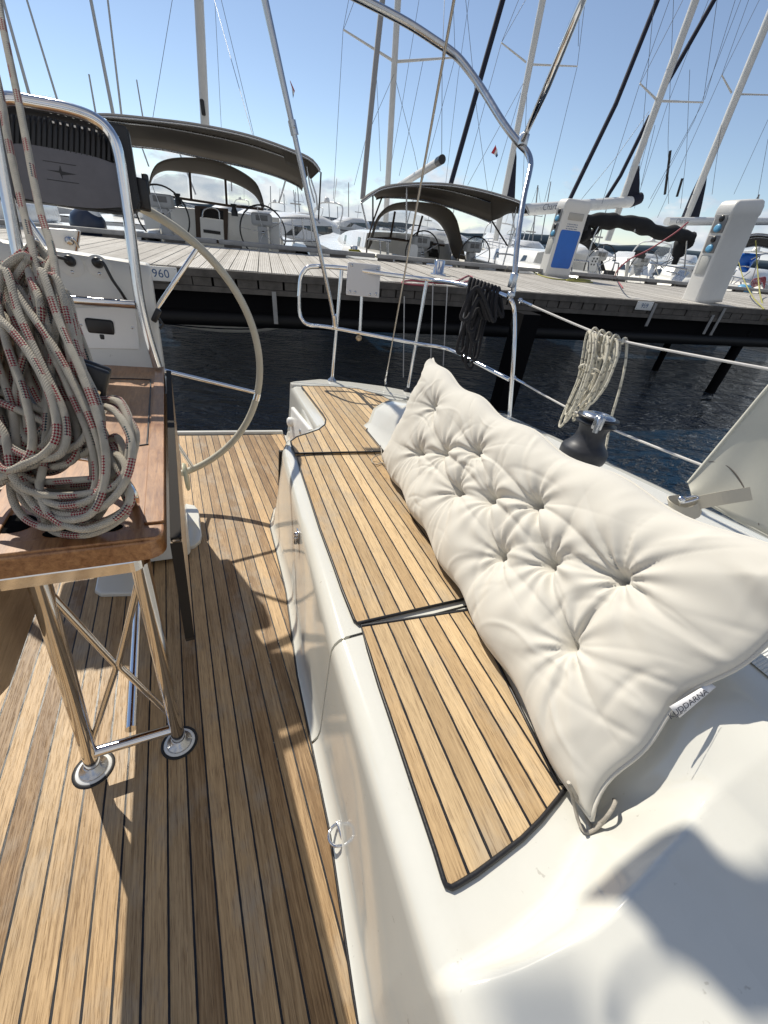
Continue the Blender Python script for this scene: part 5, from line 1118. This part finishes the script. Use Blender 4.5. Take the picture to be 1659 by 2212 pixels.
for p_, q_ in ((c2(474, 285), c2(440, 485)), (c2(684, 318), c2(630, 505)), (c2(300, 490), c2(440, 490)), (c2(440, 490), c2(850, 545))): Bt.pxtube('window_frame', [(*p_, 7.5), (*q_, 7.5)], .03, BROWN, hood)
q0, q1 = wB(*c2(300, 520), 7.6), wB(*c2(920, 560), 7.6); m = MB(); m.box(((q0[0] + q1[0]) / 2, 7.7, 1.42), (q1[0] - q0[0], .14, .75), None, .02); bk_ = Bt.part('bulkhead', m, LGREY)
quadbox(Bt, 'companionway', [c2(735, 570), c2(800, 575), c2(808, 640), c2(735, 630)], 7.5, .05, BLACKC, bk_)
aw = Bt.loft('awning', [c2(215, 212), c2(300, 150), c2(380, 105), c2(560, 76), c2(760, 72), c2(950, 88), c2(1200, 140), c2(1445, 222), c2(1495, 300)], 4.7, [c2(330, 185), c2(400, 172), c2(640, 186), c2(850, 235), c2(1000, 282), c2(1100, 318), c2(1180, 352), c2(1207, 362)], 7.2, TAUPE, 40, -.12)
Bt.loft('awning_valance', [c2(1200, 140), c2(1330, 180), c2(1445, 222), c2(1495, 300)], 4.72, [c2(1210, 358), c2(1270, 335), c2(1340, 300), c2(1420, 300)], 6.0, TAUPE, 14, 0, .01, aw, 4)
for pts, mt in ((((562, 90), (560, 500)), STEEL), (((375, 175), (300, 380), (262, 520), (255, 630)), BROWN), (((305, 150), (305, 380)), BLACKP), (((1410, 215), (1345, 520), (1290, 720)), STEEL), (((1215, 362), (1330, 545)), BLACKP), (((1370, 290), (1385, 430), (1340, 560)), STEEL), (((218, 215), (265, 420)), STEEL)):
    Bt.pxtube('awning_pole', [(*c2(*p), 5.2) for p in pts], .018, mt, aw)
m = MB(); pr = [c2(1225, 720), c2(1245, 620), c2(1265, 608), c2(1340, 612), c2(1400, 625)]; m.tube(cr([wB(*p, 4.8) for p in pr], 5), .016, 8); pr = [c2(265, 495), c2(440, 515), c2(445, 505), c2(280, 490)]; m.tube([wB(*p, 4.9) for p in pr], .018, 8)
for x, y in ((360, 510), (410, 515), (420, 515)): m.tube([wB(*c2(x, y), 4.9), wB(*c2(x + 4, y + 130), 4.9)], .016, 8)
Bt.part('stern_rail', m, STEEL)
o = quadbox(Bt, 'stern_seat', [c2(590, 535), c2(640, 540), c2(650, 560), c2(640, 665), c2(580, 660)], 5.0, .06, WHITEP)
for x in (610, 740): m = MB(); p = wB(*c2(x + 5, 545), 6.9); m.lathe([(.08, -.16), (.08, -.05), (.05, 0), (.07, .06), (.07, .1), (0, .1)], p, (0, 0, 1), 16); Bt.part('winch', m, BLACKP)
Bt.mast([(860, -10), (848, 130), (835, 395), (833, 480)], 10.2, .09, ALU, [((742, 64), (847, 130)), ((983, 124), (855, 133))],
        [((753, 0, 10.2), (741, 64, 10.2), (720, 430, 9.0)), ((766, 0, 10.2), (742, 64, 10.2)), ((979, 0, 10.2), (983, 124, 10.2), (910, 400, 9.5)), ((905, 0, 11), (868, 230, 11), (840, 380, 11)), ((1013, 0, 12), (990, 160, 12), (960, 420, 12)), ((851, 160, 10), (790, 300, 10), (765, 400, 10)), ((855, 175, 10), (895, 330, 10), (905, 380, 10)), ((914, 130, 10), (880, 300, 10), (862, 380, 10)), ((810, 105, 10), (818, 260, 10), (822, 370, 10))])
m = MB(); m.tube([wB(952, 346, 6.2), wB(836, 418, 10.1)], .085, 14); bm_ = Bt.part('boom', m, ALU); m = MB(); m.tube([wB(946, 349.5, 6.35), wB(955, 344, 6.05)], .092, 14); Bt.part('boom_end', m, BLACKP, bm_); Bt.pxtube('topping_lift', [(954, 340, 6.1), (955, 130, 7), (960, 0, 8)], .007, STAYM, bm_)
Bt.pxtube('furled_sail', [(828, -20, 9), (812, 130, 8.6), (795, 300, 8.2), (783, 430, 8.0)], .07, SAILG)
sk = Bt.loft('counter', [(880, 694), (980, 702), (1100, 712)], 3.56, [(905, 706), (985, 720), (1060, 724), (1095, 718)], 3.54, HULLW, 20, 0, .03)
Bt.loft('stripe', [(915, 708), (985, 716), (1085, 719)], 3.5, [(915, 710), (985, 718.5), (1085, 721)], 3.5, NAVY, 16, 0, .01, sk, 1)
# ---- charter yachts on the right
LINK = mat('charter_lettering', (.12, .13, .16), .6)
C = Boat('sailing_yacht', 11.1, 4.6, .02, 12.5, 4.1, 'white charter yacht with a black rolled awning, between the two power posts', 'sailing yacht')
C.hull(1.28, 1.55, well=3.3); C.cabin(3.2, 8.4, 2.7, 1.45, 1.85)
wheel_px(C, c3(690, 610), 6.2, .52); wheel_px(C, c3(1090, 660), 6.2, .52)
m = MB(); rp = cr([wB(*c3(*p), 5.4) for p in ((508, 300), (530, 215), (620, 195), (760, 200), (880, 205), (1020, 225), (1150, 270), (1260, 310), (1380, 315), (1480, 340), (1530, 370))], 8)
rd = np.random.default_rng(4); rr_ = [.165 + .022 * math.sin(i * .33) + .012 * math.sin(i * .71 + 1) for i in range(len(rp))]; rr_[0] = .05; rr_[-1] = .08
m.tube(rp, rr_, 12); ra = C.part('rolled_awning', m, BLACKC)
m = MB(); m.tube(cr([wB(*c3(*p), 5.5) for p in ((520, 300), (580, 330), (640, 300), (700, 230))], 5), [.16, .2, .22, .2, .16, .13, .1, .1, .1, .1, .1, .1, .1, .1, .1, .08][:16], 10); C.part('awning_fold', m, BLACKC, ra); m = MB(); m.tube(cr([wB(*c3(*p), 5.5) for p in ((1520, 380), (1440, 420), (1420, 500), (1380, 600))], 5), [.2] * 6 + [.16] * 6 + [.08] * 4, 10); C.part('awning_fold', m, BLACKC, ra)
C.loft('spray_hood', [c3(440, 330), c3(500, 325), c3(600, 365), c3(680, 460), c3(720, 570), c3(748, 660)], 6.6, [c3(430, 420), c3(490, 400), c3(570, 440), c3(620, 520), c3(660, 600), c3(690, 660)], 7.4, BLACKC, 24)
for pts in (((705, 200), (640, 330), (575, 560)), ((1500, 345), (1490, 480), (1478, 640)), ((1020, 205), (1015, 300))): C.pxtube('awning_pole', [(*c3(*p), 5.3) for p in pts], .02, STEEL, ra)
o = quadbox(C, 'folding_seat', [c3(600, 530), c3(690, 525), c3(655, 660), c3(568, 655)], 5.2, .05, WHITEP)
m = MB()
for x, y in ((640, 545), (670, 548), (625, 570), (655, 572), (615, 600), (640, 602)): m.lathe([(0, .004), (.022, .004), (.022, 0)], wB(*c3(x, y), 5.195), (0, -1, 0), 10)
C.part('seat_hole', m, BLACKP, o)
m = MB()
for a_, b_ in (((440, 560), (430, 700)), ((440, 560), (590, 575)), ((670, 590), (700, 720)), ((590, 575), (585, 700)), ((830, 585), (800, 700)), ((870, 590), (855, 700)), ((830, 585), (870, 590)), ((1200, 590), (1240, 700)), ((1160, 590), (1500, 640)), ((1500, 640), (1480, 700)), ((1310, 660), (1430, 690))): m.tube([wB(*c3(*a_), 4.9), wB(*c3(*b_), 4.9)], .018, 8)
C.part('stern_rail', m, STEEL)
m = MB()
for k in range(9): m.tube([wB(*c3(1330 + 12 * k, 780), 4.9), wB(*c3(1440 + 10 * k, 650 + 3 * k), 5.6)], .014, 6)
C.part('gangway_slats', m, STEEL)
o = quadbox(C, 'chart_plotter', [c3(1040, 470), c3(1115, 478), c3(1120, 520), c3(1100, 550), c3(1022, 535)], 6.0, .06, BLACKP)
m = MB(); m.tube([wB(*c3(930, 755), 5.0), wB(*c3(962, 540), 5.0)], .045, 12); C.part('passerelle_pole', m, ALU)
m = MB(); m.box(wB(*c3(770, 705), 4.7), (.22, .2, .24), None, .02); C.part('deck_box', m, OLDW)
C.loft('side_window', [c3(1400, 395), c3(1240, 450), c3(1160, 560)], 5.8, [c3(1330, 520), c3(1290, 640), c3(1180, 620)], 6.2, CLEAR, 12, 0, .01)
for pts in (((1395, 400), (1330, 560), (1290, 640)), ((1170, 560), (1240, 600), (1290, 640)), ((1180, 640), (1400, 530)), ((1170, 690), (1390, 550))): C.pxtube('hood_tube', [(*c3(*p), 5.7) for p in pts], .014, STEEL)
C.mast([(1513, -30), (1421, 218), (1350, 430), (1312, 520)], 11.0, .125, ALU, [((1382, 180), (1419, 216)), ((1519, 221), (1428, 218))],
       [((1446, 0, 11), (1382, 180, 11), (1300, 440, 10)), ((1475, 0, 11), (1383, 180, 11)), ((1549, 0, 11), (1519, 221, 11), (1405, 430, 10.5)), ((1588, 0, 12), (1522, 215, 12)), ((1413, 0, 12), (1395, 200, 12), (1378, 400, 12)), ((1455, 0, 13), (1443, 300, 13), (1444, 440, 13)), ((1402, 240, 11), (1330, 340, 11), (1240, 450, 11)), ((1600, 0, 12), (1500, 260, 12), (1400, 450, 12)), ((1415, 270, 11), (1385, 400, 11))], rs=.008)
C.pxtube('jib_furler', [(1425, -12, 13), (1330, 225, 12.5), (1231, 430, 12)], .085, NAVY)
C.pxtube('spare_furler', [(1548, -10, 12), (1452, 160, 12), (1428, 200, 12)], .08, NAVY); C.pxtube('spare_furler', [(1404, 250, 12), (1340, 380, 12), (1307, 432, 12)], .075, NAVY)
quadbox(C, 'sail_cover', [(1381, 358), (1382, 395), (1380, 432), (1350, 438), (1362, 405)], 11.0, .14, NAVY)
m = MB(); a_, b_ = wB(1126, 454, 10.4), wB(1362, 436, 11.0); m.tube([a_, b_], .18, 16); bo = C.part('boom', m, HULLW); m = MB(); m.tube([b_, wB(1382, 428, 11.05)], .19, 14); C.part('boom_end', m, NAVY, bo)
ux = nrm(b_ - a_); cdir = nrm(np.array([0, -1, .0])); pc = wB(1186, 447, 10.38) + np.array([0, -.20, 0]); text('Charter', .26, MPIER @ basis(pc, ux, (0, 0, 1)), 'lettering', LINK, bo, .002, 1.0, shear=.15)
pc = wB(1160, 450, 10.36) + np.array([0, -.20, 0]); text('perfect', .16, MPIER @ basis(pc, ux, (0, 0, 1)), 'lettering', LGREY, bo, .002, 1.0, shear=.15)
m = MB(); a_, b_ = wB(1440, 478, 13.6), wB(1720, 478, 14.6); m.tube([a_, b_], .17, 14); D2 = Boat('sailing_yacht', 20, 9.5, .0, 11.5, 3.8, 'white charter yacht behind the tall power post, long white boom', 'sailing yacht'); D2.hull(1.3, 1.6); D2.cabin(2.5, 8, 2.4, 1.5, 1.9)
bo = D2.part('boom', m, HULLW); text('Charter', .26, MPIER @ basis(wB(1434, 474.5, 13.3) + np.array([.9, -.2, .02]), nrm(b_ - a_), (0, 0, 1)), 'lettering', LINK, bo, .002, shear=.15)
D2.mast([(1668, 20), (1583, 202), (1480, 470), (1462, 520)], 14.2, .16, ALU, [((1559, 162), (1580, 200)), ((1668, 205), (1590, 203))], [((1617, 0, 14), (1559, 162, 14), (1420, 470, 13)), ((1640, 0, 14), (1560, 162, 14)), ((1530, 0, 15), (1440, 230, 15), (1370, 450, 15)), ((1500, 0, 15), (1400, 300, 15), (1362, 440, 15)), ((1490, 150, 15), (1483, 330, 15), (1470, 450, 15)), ((1659, 258, 14), (1585, 420, 14)), ((1659, 300, 14), (1636, 430, 14)), ((1558, 270, 14), (1538, 420, 14))], rs=.009)
quadbox(D2, 'sail_cover', [(1531, 352), (1525, 400), (1517, 440), (1510, 470), (1476, 472), (1500, 415)], 14.2, .16, NAVY)
for x, y0, y1 in ((1444, 325, 420), (1470, 385, 425)): D2.pxtube('flag_roll', [(x + 4, y0, 13), (x - 8, y1, 13)], .05, BLACKP)
D3 = Boat('sailing_yacht', 16.6, 4.7, .0, 11.5, 3.8, 'white yacht with black awning and bright blue tarpaulin beyond the tall power post', 'sailing yacht'); D3.hull(1.3, 1.55, well=3.0); D3.cabin(3, 8, 2.5, 1.45, 1.85)
def c4(x, y): return (1410.2 + .15 * x, 470.0 + .15 * y)
D3.loft('awning', [c4(1385, 250), c4(1500, 235), c4(1660, 250), c4(1900, 300)], 6.0, [c4(1330, 420), c4(1500, 400), c4(1660, 430), c4(1900, 470)], 7.4, BLACKC, 20, -.1)
D3.loft('tarpaulin', [c4(1285, 515), c4(1360, 510), c4(1520, 525), c4(1600, 520)], 6.4, [c4(1240, 620), c4(1250, 760), c4(1360, 780), c4(1400, 640)], 6.1, BLUEP, 16, 0)
m = MB(); m.tube(cr([wB(*c4(*p), 5.6) for p in ((1420, 600), (1540, 540), (1660, 520), (1800, 560))], 5), .02, 8); D3.part('stern_rail', m, STEEL); m = MB(); m.tube(cr([wB(*c4(*p), 5.4) for p in ((1160, 830), (1200, 760), (1280, 700), (1390, 710))], 5), .018, 8); D3.part('stern_rail', m, STEEL); m = MB(); m.tube([wB(*c4(1540, 560), 5.4), wB(*c4(1390, 1000), 5.4)], .015, 8); D3.part('rail_post', m, STEEL); m = MB(); m.tube([wB(*c4(1100, 1000), 5.4), wB(*c4(1400, 780), 5.4)], .015, 8); D3.part('rail_post', m, STEEL)
m = MB()
for k in range(7): m.tube(cr([wB(*c4(1420 + 20 * k, 1020 - 8 * k), 5.0), wB(*c4(1440 + 25 * k, 900 - 6 * k), 5.0), wB(*c4(1540 + 14 * k, 880), 5.0), wB(*c4(1600, 960 + 10 * k), 5.0)], 5), .014, 6)
D3.part('pink_hose', m, PINK)
m = MB(); m.lathe([(0, .18), (.12, .17), (.2, .1), (.24, 0), (.2, -.1), (0, -.2)], wB(*c4(1290, 1060), 4.9), (0, 0, 1), 20); D3.part('fender', m, SKYB)
E_ = Boat('sailing_yacht', 9.0, 12.6, .0, 12, 3.9, 'white sailing yacht with navy furled sail, mast between awning and flag halyard', 'sailing yacht')
E_.hull(1.25, 1.55); E_.cabin(2.5, 8, 2.5, 1.5, 1.9)
E_.mast([(1178, -30), (1140, 135), (1108, 290), (1083, 425), (1070, 520)], 15.0, .13, ALU, [((1083, 92), (1136, 134)), ((1247, 143), (1146, 139))], [((1135, 0, 15), (1083, 92, 15), (1000, 400, 14)), ((1120, 0, 15), (1083, 92, 15)), ((1264, 0, 15), (1247, 143, 15), (1176, 435, 14)), ((1252, 0, 15), (1249, 100, 15)), ((1006, 0, 16), (1030, 240, 16), (1054, 420, 16)), ((1130, 180, 15), (1010, 400, 15)), ((1140, 160, 15), (1128, 430, 15)), ((1125, 200, 15), (1060, 420, 15))], rs=.009)
E_.pxtube('furled_sail', [(1090, -15, 14), (1032, 190, 13.6), (974, 396, 13.2)], .095, NAVY)
quadbox(E_, 'sail_cover', [(1113, 300), (1116, 340), (1112, 430), (1090, 430), (1098, 370)], 15, .15, NAVY)
def flag(px, b, lab):
    t_ = thing('flag', wB(*px[0], b), lab, 'flag', MPIER, 'courtesy flags on the halyards'); q = [wB(x, y, b) for x, y in px]; k = len(q) // 2
    for nm, i0, mt in (('red_band', 0, PINKF), ('white_band', 1, HULLW), ('blue_band', 2, BLUEINK)):
        m = MB(); G = []
        for s in np.linspace(i0 / 3, (i0 + 1) / 3, 4): G.append([q[0] * (1 - s) + q[3] * s + np.array([0, .03 * math.sin(9 * s), 0]), q[1] * (1 - s) + q[2] * s + np.array([0, .05 * math.cos(7 * s), 0])])
        m.grid(G); obj(nm, m, mt, t_)
PINKF = mat('flag_red', (.5, .04, .05), .8)
flag([(626, 172), (637, 195), (633, 212), (632, 200)], 9, 'small drooping red and white flag beside the frame strut')
flag([(1071, 312), (1062, 330), (1074, 340), (1076, 335)], 15, 'small drooping red and white flag on a halyard near the bent arch tube')
flag([(1386, 400), (1392, 418), (1388, 430), (1384, 428)], 12, 'tiny furled flag by the charter boom') if False else None
# ---- boats further off: motor boats and distant masts
def az_place(x, R):
    d = RW @ ray(x, 488 + .11 * (x - 829.5)); d = nrm([d[0], d[1], 0]); p = EYE[:2] + d[:2] * R; q = p - P0; return q @ UU, q @ VV
proto = {}
def motor_boat(px, R, yaw, S, lab, k, hullm=None):
    a, b = az_place(px, R); ob = Boat('motor_boat', a, b, yaw, 9.5 * S, 3.3 * S, lab, 'motor boat', 'motor boats beyond the pier')
    m = MB(); G = []
    for f in np.linspace(0, ob.L, 18):
        h = ob.hw(f); u = f / ob.L; zd = (1.05 + .55 * u) * S; G.append([ob.P(-h, f, zd), ob.P(-h * .93, f, zd * .55), ob.P(-h * .8, f, 0), ob.P(0, f, -.4), ob.P(h * .8, f, 0), ob.P(h * .93, f, zd * .55), ob.P(h, f, zd)])
    m.grid(G); m.add(G[0], [list(range(7))], None, False); m.grid([[g[0], (g[0] + g[6]) / 2 + np.array([0, 0, .1 * S]), g[6]] for g in G]); ob.part('hull', m, hullm or HULLW)
    m = MB(); G = []
    for f, z, w in ((1.4, 1.1, .8), (1.5, 2.1, .74), (2.6, 2.35, .72), (4.2, 2.3, .68), (5.6, 1.85, .6), (7.6, 1.45, .34)):
        hh = 1.65 * S * w; G.append([ob.P(-hh * 1.08, f * S, 1.15 * S), ob.P(-hh, f * S, (z - .25) * S), ob.P(-hh * .8, f * S, z * S), ob.P(hh * .8, f * S, z * S), ob.P(hh, f * S, (z - .25) * S), ob.P(hh * 1.08, f * S, 1.15 * S)])
    m.grid(G); m.add(G[0], [list(range(6))], None, False); cb_ = ob.part('cabin', m, HULLW)
    for sx in (-1, 1):
        m = MB(); q = [ob.P(sx * 1.65 * S * w * 1.045, f * S, z * S) for f, z, w in ((2.0, 1.45, .745), (5.4, 1.4, .63), (4.6, 1.85, .655), (2.2, 1.95, .72))]; m.add(q, [[0, 1, 2, 3]], None, False); ob.part('window', m, DARKG, cb_)
    m = MB(); m.add([ob.P(x * S, f * S, z * S) for x, f, z in ((-1.0, 1.37, 1.3), (1.0, 1.37, 1.3), (.95, 1.46, 2.0), (-.95, 1.46, 2.0))], [[0, 1, 2, 3]], None, False); ob.part('window', m, DARKG, cb_)
    if k % 2 == 0:
        m = MB(); m.tube(cr([ob.P(-1.2 * S, 1.6 * S, 1.9 * S), ob.P(-1.1 * S, 1.2 * S, 2.7 * S), ob.P(-.7 * S, 1.1 * S, 3.0 * S), ob.P(.7 * S, 1.1 * S, 3.0 * S), ob.P(1.1 * S, 1.2 * S, 2.7 * S), ob.P(1.2 * S, 1.6 * S, 1.9 * S)], 5), .045 * S, 8); m.lathe([(0, .22 * S), (.13 * S, .18 * S), (.18 * S, 0)], ob.P(.3 * S, 1.1 * S, 3.05 * S), (0, 0, 1), 14); m.tube([ob.P(-.3 * S, 1.1 * S, 3.0 * S), ob.P(-.4 * S, 1.0 * S, 4.1 * S)], .02, 6); ob.part('radar_arch', m, HULLW)
    else:
        m = MB(); m.tube([ob.P(0, 2.4 * S, 2.3 * S), ob.P(0, 2.2 * S, 3.6 * S)], .025, 6); m.box(ob.P(0, 2.3 * S, 2.9 * S), (.8 * S, .12, .08)); ob.part('aerial', m, ALUG)
    for sx in (-1, 1):
        m = MB(); G = []
        for f in np.linspace(.3, ob.L * .93, 10):
            h = ob.hw(f) + .012; u = f / ob.L; zd = (1.05 + .55 * u) * S; G.append([ob.P(sx * h * .985, f, zd * .80), ob.P(sx * h * .97, f, zd * .70)])
        m.grid(G); ob.part('rubbing_strake', m, NAVY if k % 3 else GREYP)
        m = MB()
        for f in (ob.L * .5, ob.L * .62, ob.L * .74):
            h = ob.hw(f) + .01; zd = (1.05 + .55 * f / ob.L) * S; c = ob.P(sx * h * .96, f, zd * .60); m.box(c, (.3 * S, .3 * S, .11 * S), Matrix.Rotation(yaw, 3, 'Z'), .03)
        ob.part('porthole_row', m, DARKG)
    m = MB()
    for f in np.linspace(ob.L * .45, ob.L * .95, 7):
        for sx in (-1, 1): q_ = ob.P(sx * (ob.hw(f) - .08), f, (1.05 + .55 * f / ob.L) * S); m.tube([q_, q_ + np.array([0, 0, .5 * S])], .018, 5)
    for sx in (-1, 1): m.tube([ob.P(sx * (ob.hw(f) - .08), f, (1.05 + .55 * f / ob.L) * S + .5 * S) for f in np.linspace(ob.L * .45, ob.L * .97, 7)], .025, 6)
    ob.part('bow_rail', m, STEEL); return ob
MBL = [(742, 27, 2.2, .92, 'white motor boat with dark windscreen between the two awnings'), (668, 38, 2.6, .95, 'motor yacht with radar arch just behind the frame strut'), (618, 46, 2.3, .95, 'distant motor boat under the awning edge of the left yacht'),
       (1020, 30, 2.0, .9, 'white motor boat seen beside the middle yacht sprayhood'), (1075, 40, 2.7, 1.0, 'distant motor boat behind the leaning mast beside the arch tube'), (1330, 31, 1.8, .9, 'white motor boat seen under the rolled black awning'), (1420, 34, 2.0, .9, 'low motor boat seen under the rolled awning, nearer the tall post'),
       (1165, 36, 2.2, .9, 'motor boat half hidden by the blue panel post'), (1640, 27, 2.0, .85, 'motor boat at the picture edge beyond the tall post'), (60, 24, .9, .85, 'white motor boat with grey cover seen through the ropes'), (-30, 36, .6, .9, 'motor boat beyond the ropes at the picture edge'), (940, 52, 2.4, 1.0, 'far motor yacht seen through the clear panes'), (1250, 52, 2.6, 1.0, 'far motor boat under the first charter boom'), (240, 44, .8, 1.0, 'far motor boat seen beside the instrument pod'), (540, 60, 2.4, 1.0, 'far motor boat through the sprayhood panes of the left yacht'), (800, 66, 2.2, 1.1, 'far motor yacht behind the middle yacht'),
       (705, 70, 2.0, 1.1, 'small far motor yacht left of the middle yacht'), (1480, 48, 2.2, 1.0, 'far motor boat just left of the tall post'), (1120, 60, 2.2, 1.0, 'far motor boat beyond the arch tube leg')]
for k, (x, R, yw, S, lab) in enumerate(MBL): motor_boat(x, R, yw, S, lab, k)
# inflatable tenders on the charter boats
for i, (x, y, R) in enumerate(((1395, 540, 23.0), (1462, 545, 25))):
    a, b = az_place(x, R); t_ = thing('inflatable_dinghy', (a, b, 1.2), ('grey inflatable dinghy lying upside down near the rolled awning', 'second grey inflatable dinghy, nearer the tall power post')[i], 'dinghy', MPIER); m = MB()
    pts = [np.array([a + x, b + y, 1.42 + dz]) for x, y, dz in ((-.7, .5, 0), (.9, .5, 0), (1.5, .2, .05), (1.75, -.15, .1), (1.5, -.5, .05), (.9, -.7, 0), (-.7, -.7, 0))]; m.tube(cr(pts, 6), .2, 12); obj('tube', m, mat('hypalon_grey', (.50, .49, .44), .55), t_)
    m = MB(); m.box((a + .2, b - .1, 1.42), (1.7, 1.1, .12), None, .03); obj('floor_board', m, LGREY, t_)
# distant sailing boats: hull, mast and shrouds
far = [(243, 240, 195, -6, 22), (262, 245, 232, -6, 26), (308, 250, 295, 172, 60), (318, 350, 300, 300, 70), (205, 235, 192, 160, 40), (122, 210, 55, -10, 28), (62, 200, 4, -10, 30), (753, 480, 753, 394, 90), (712, 480, 710, 432, 110), (648, 470, 642, 395, 90), (640, 470, 634, 410, 120), (585, 450, 584, 402, 90), (1150, 520, 1162, 400, 60), (1172, 500, 1190, 392, 80), (880, 480, 893, 430, 100), (1600, 520, 1640, 420, 60), (500, 400, 497, 330, 60), (415, 400, 372, 290, 40), (1215, 520, 1232, 440, 90), (730, 480, 729, 446, 150), (1060, 500, 1066, 455, 120), (615, 460, 613, 418, 160), (1290, 540, 1310, 450, 110), (960, 490, 966, 445, 150)]
desc = ['thin far mast with wires, second from the hanging rope', 'faint far mast beside another by the awning corner', 'short far mast above the left awning', 'tiny mast seen under the left awning', 'thin wire like mast behind the guard rail', 'far mast crossing the sky above the guard rail', 'far mast close to the hanging rope']
for i, (x0, y0, x1, y1, R) in enumerate(far):
    a, b = az_place(x0, R); L_ = 9 + (i % 4)
    lab = desc[i] if i < len(desc) else 'distant sailing boat with bare mast near the horizon'
    ob = Boat('distant_sailboat', a, b, 0.3 * (i % 5) - .4 + (math.pi if i % 3 == 0 else 0), L_, 3.2, lab, 'sailing boat', 'distant sailing boats')
    if i == 0: pass
    ob.hull(1.05, 1.4)
    m = MB(); c = ob.P(0, L_ * .5, 1.5); m.box((c[0], c[1], 1.45), (1.6, L_ * .28, .5), None, .1); ob.part('cabin', m, HULLW)
    bm_ = wB(x1, y1, c[1]); p0 = np.array([bm_[0], c[1], 1.4]); q0 = wB(x0, y0, c[1]); m = MB(); r_ = .034 + .0007 * R; m.tube([q0 + (q0 - bm_) * .2, bm_], [r_, r_ * .8], 8); k_ = ob.part('mast', m, ALUG)
    if i > 7 and i % 3 == 0:
        m = MB(); mid_ = q0 * .55 + bm_ * .45; m.tube([mid_ + np.array([-.9, 0, .1]), mid_ + np.array([.9, 0, .1])], .03, 6); m.tube([mid_ + np.array([-.9, 0, .1]), bm_], .010 + .00008 * R, 5); m.tube([mid_ + np.array([.9, 0, .1]), bm_], .010 + .00008 * R, 5); ob.part('rigging', m, STAYM, k_)
# ---- odds and ends by the pier on the left
t_ = thing('passerelle', bY(110, 530, 2.6), 'bright white gangway board with wooden edge standing behind the steering console', 'gangway')
q = [bY(x, y, 2.6) for x, y in ((64, 489), (167, 497), (157, 565), (60, 556))]; m = MB(); m.add(q + [p + np.array([.01, .05, 0]) for p in q], [[0, 3, 2, 1], [4, 5, 6, 7], [0, 1, 5, 4], [1, 2, 6, 5], [2, 3, 7, 6], [3, 0, 4, 7]], None, False); o = obj('board', m, WHITEP, t_); bevelmod(o, .006)
m = MB(); m.tube([bY(165, 497, 2.62), bY(155, 566, 2.62)], .012, 8); obj('wooden_edge', m, VARN, o)
for x, y in ((72, 522), (150, 520)): m = MB(); p = bY(x, y, 2.595); m.lathe([(0, .02), (.016, .016), (.018, 0)], p, (0, -1, 0), 12); m.tube(cr([p, p + np.array([.02, -.03, .01]), p + np.array([.03, 0, -.02])], 4), .006, 6); obj('eye_bolt', m, STEEL, o)
laid([bY(150, 520, 2.58), bY(240, 565, 2.9), bY(300, 600, 3.3)], .006, WIRE, 'thin white line tied to the gangway board', 'tether', 'rope') if False else None
t_ = thing('fender', wB(195, 487, 3.6), 'round navy fender with a pale tip lying by the pier kerb', 'fender', MPIER); c = wB(192, 490, 3.8); m = MB(); m.lathe([(0, -.24), (.16, -.22), (.26, -.08), (.27, .06), (.19, .22), (.08, .30), (0, .31)], c, nrm((.5, -.2, .75)), 28); obj('ball', m, mat('navy_vinyl', (.02, .03, .06), .35), t_); m = MB(); m.lathe([(.0, .345), (.05, .34), (.09, .30), (.12, .28)], c, nrm((.5, -.2, .75)), 20); obj('tip', m, WHITEP, t_)
# low wooded shore far behind
hl = MB(); G = []
for k, x in enumerate(np.linspace(-200, 1900, 60)):
    a, b = az_place(x, 1500); G.append([np.array([a, b, -1]), np.array([a * 1.0, b, 6 + 7 * abs(math.sin(k * .37)) + 4 * math.sin(k * 1.3) * .5 + (10 if x > 1100 else 0)])])
hl.grid(G); sh_ = obj('hills', hl, mat('hazy_shore', (.10, .14, .17), 1.0), M=MPIER); tag(sh_, kind='structure'); solid(sh_, 60)
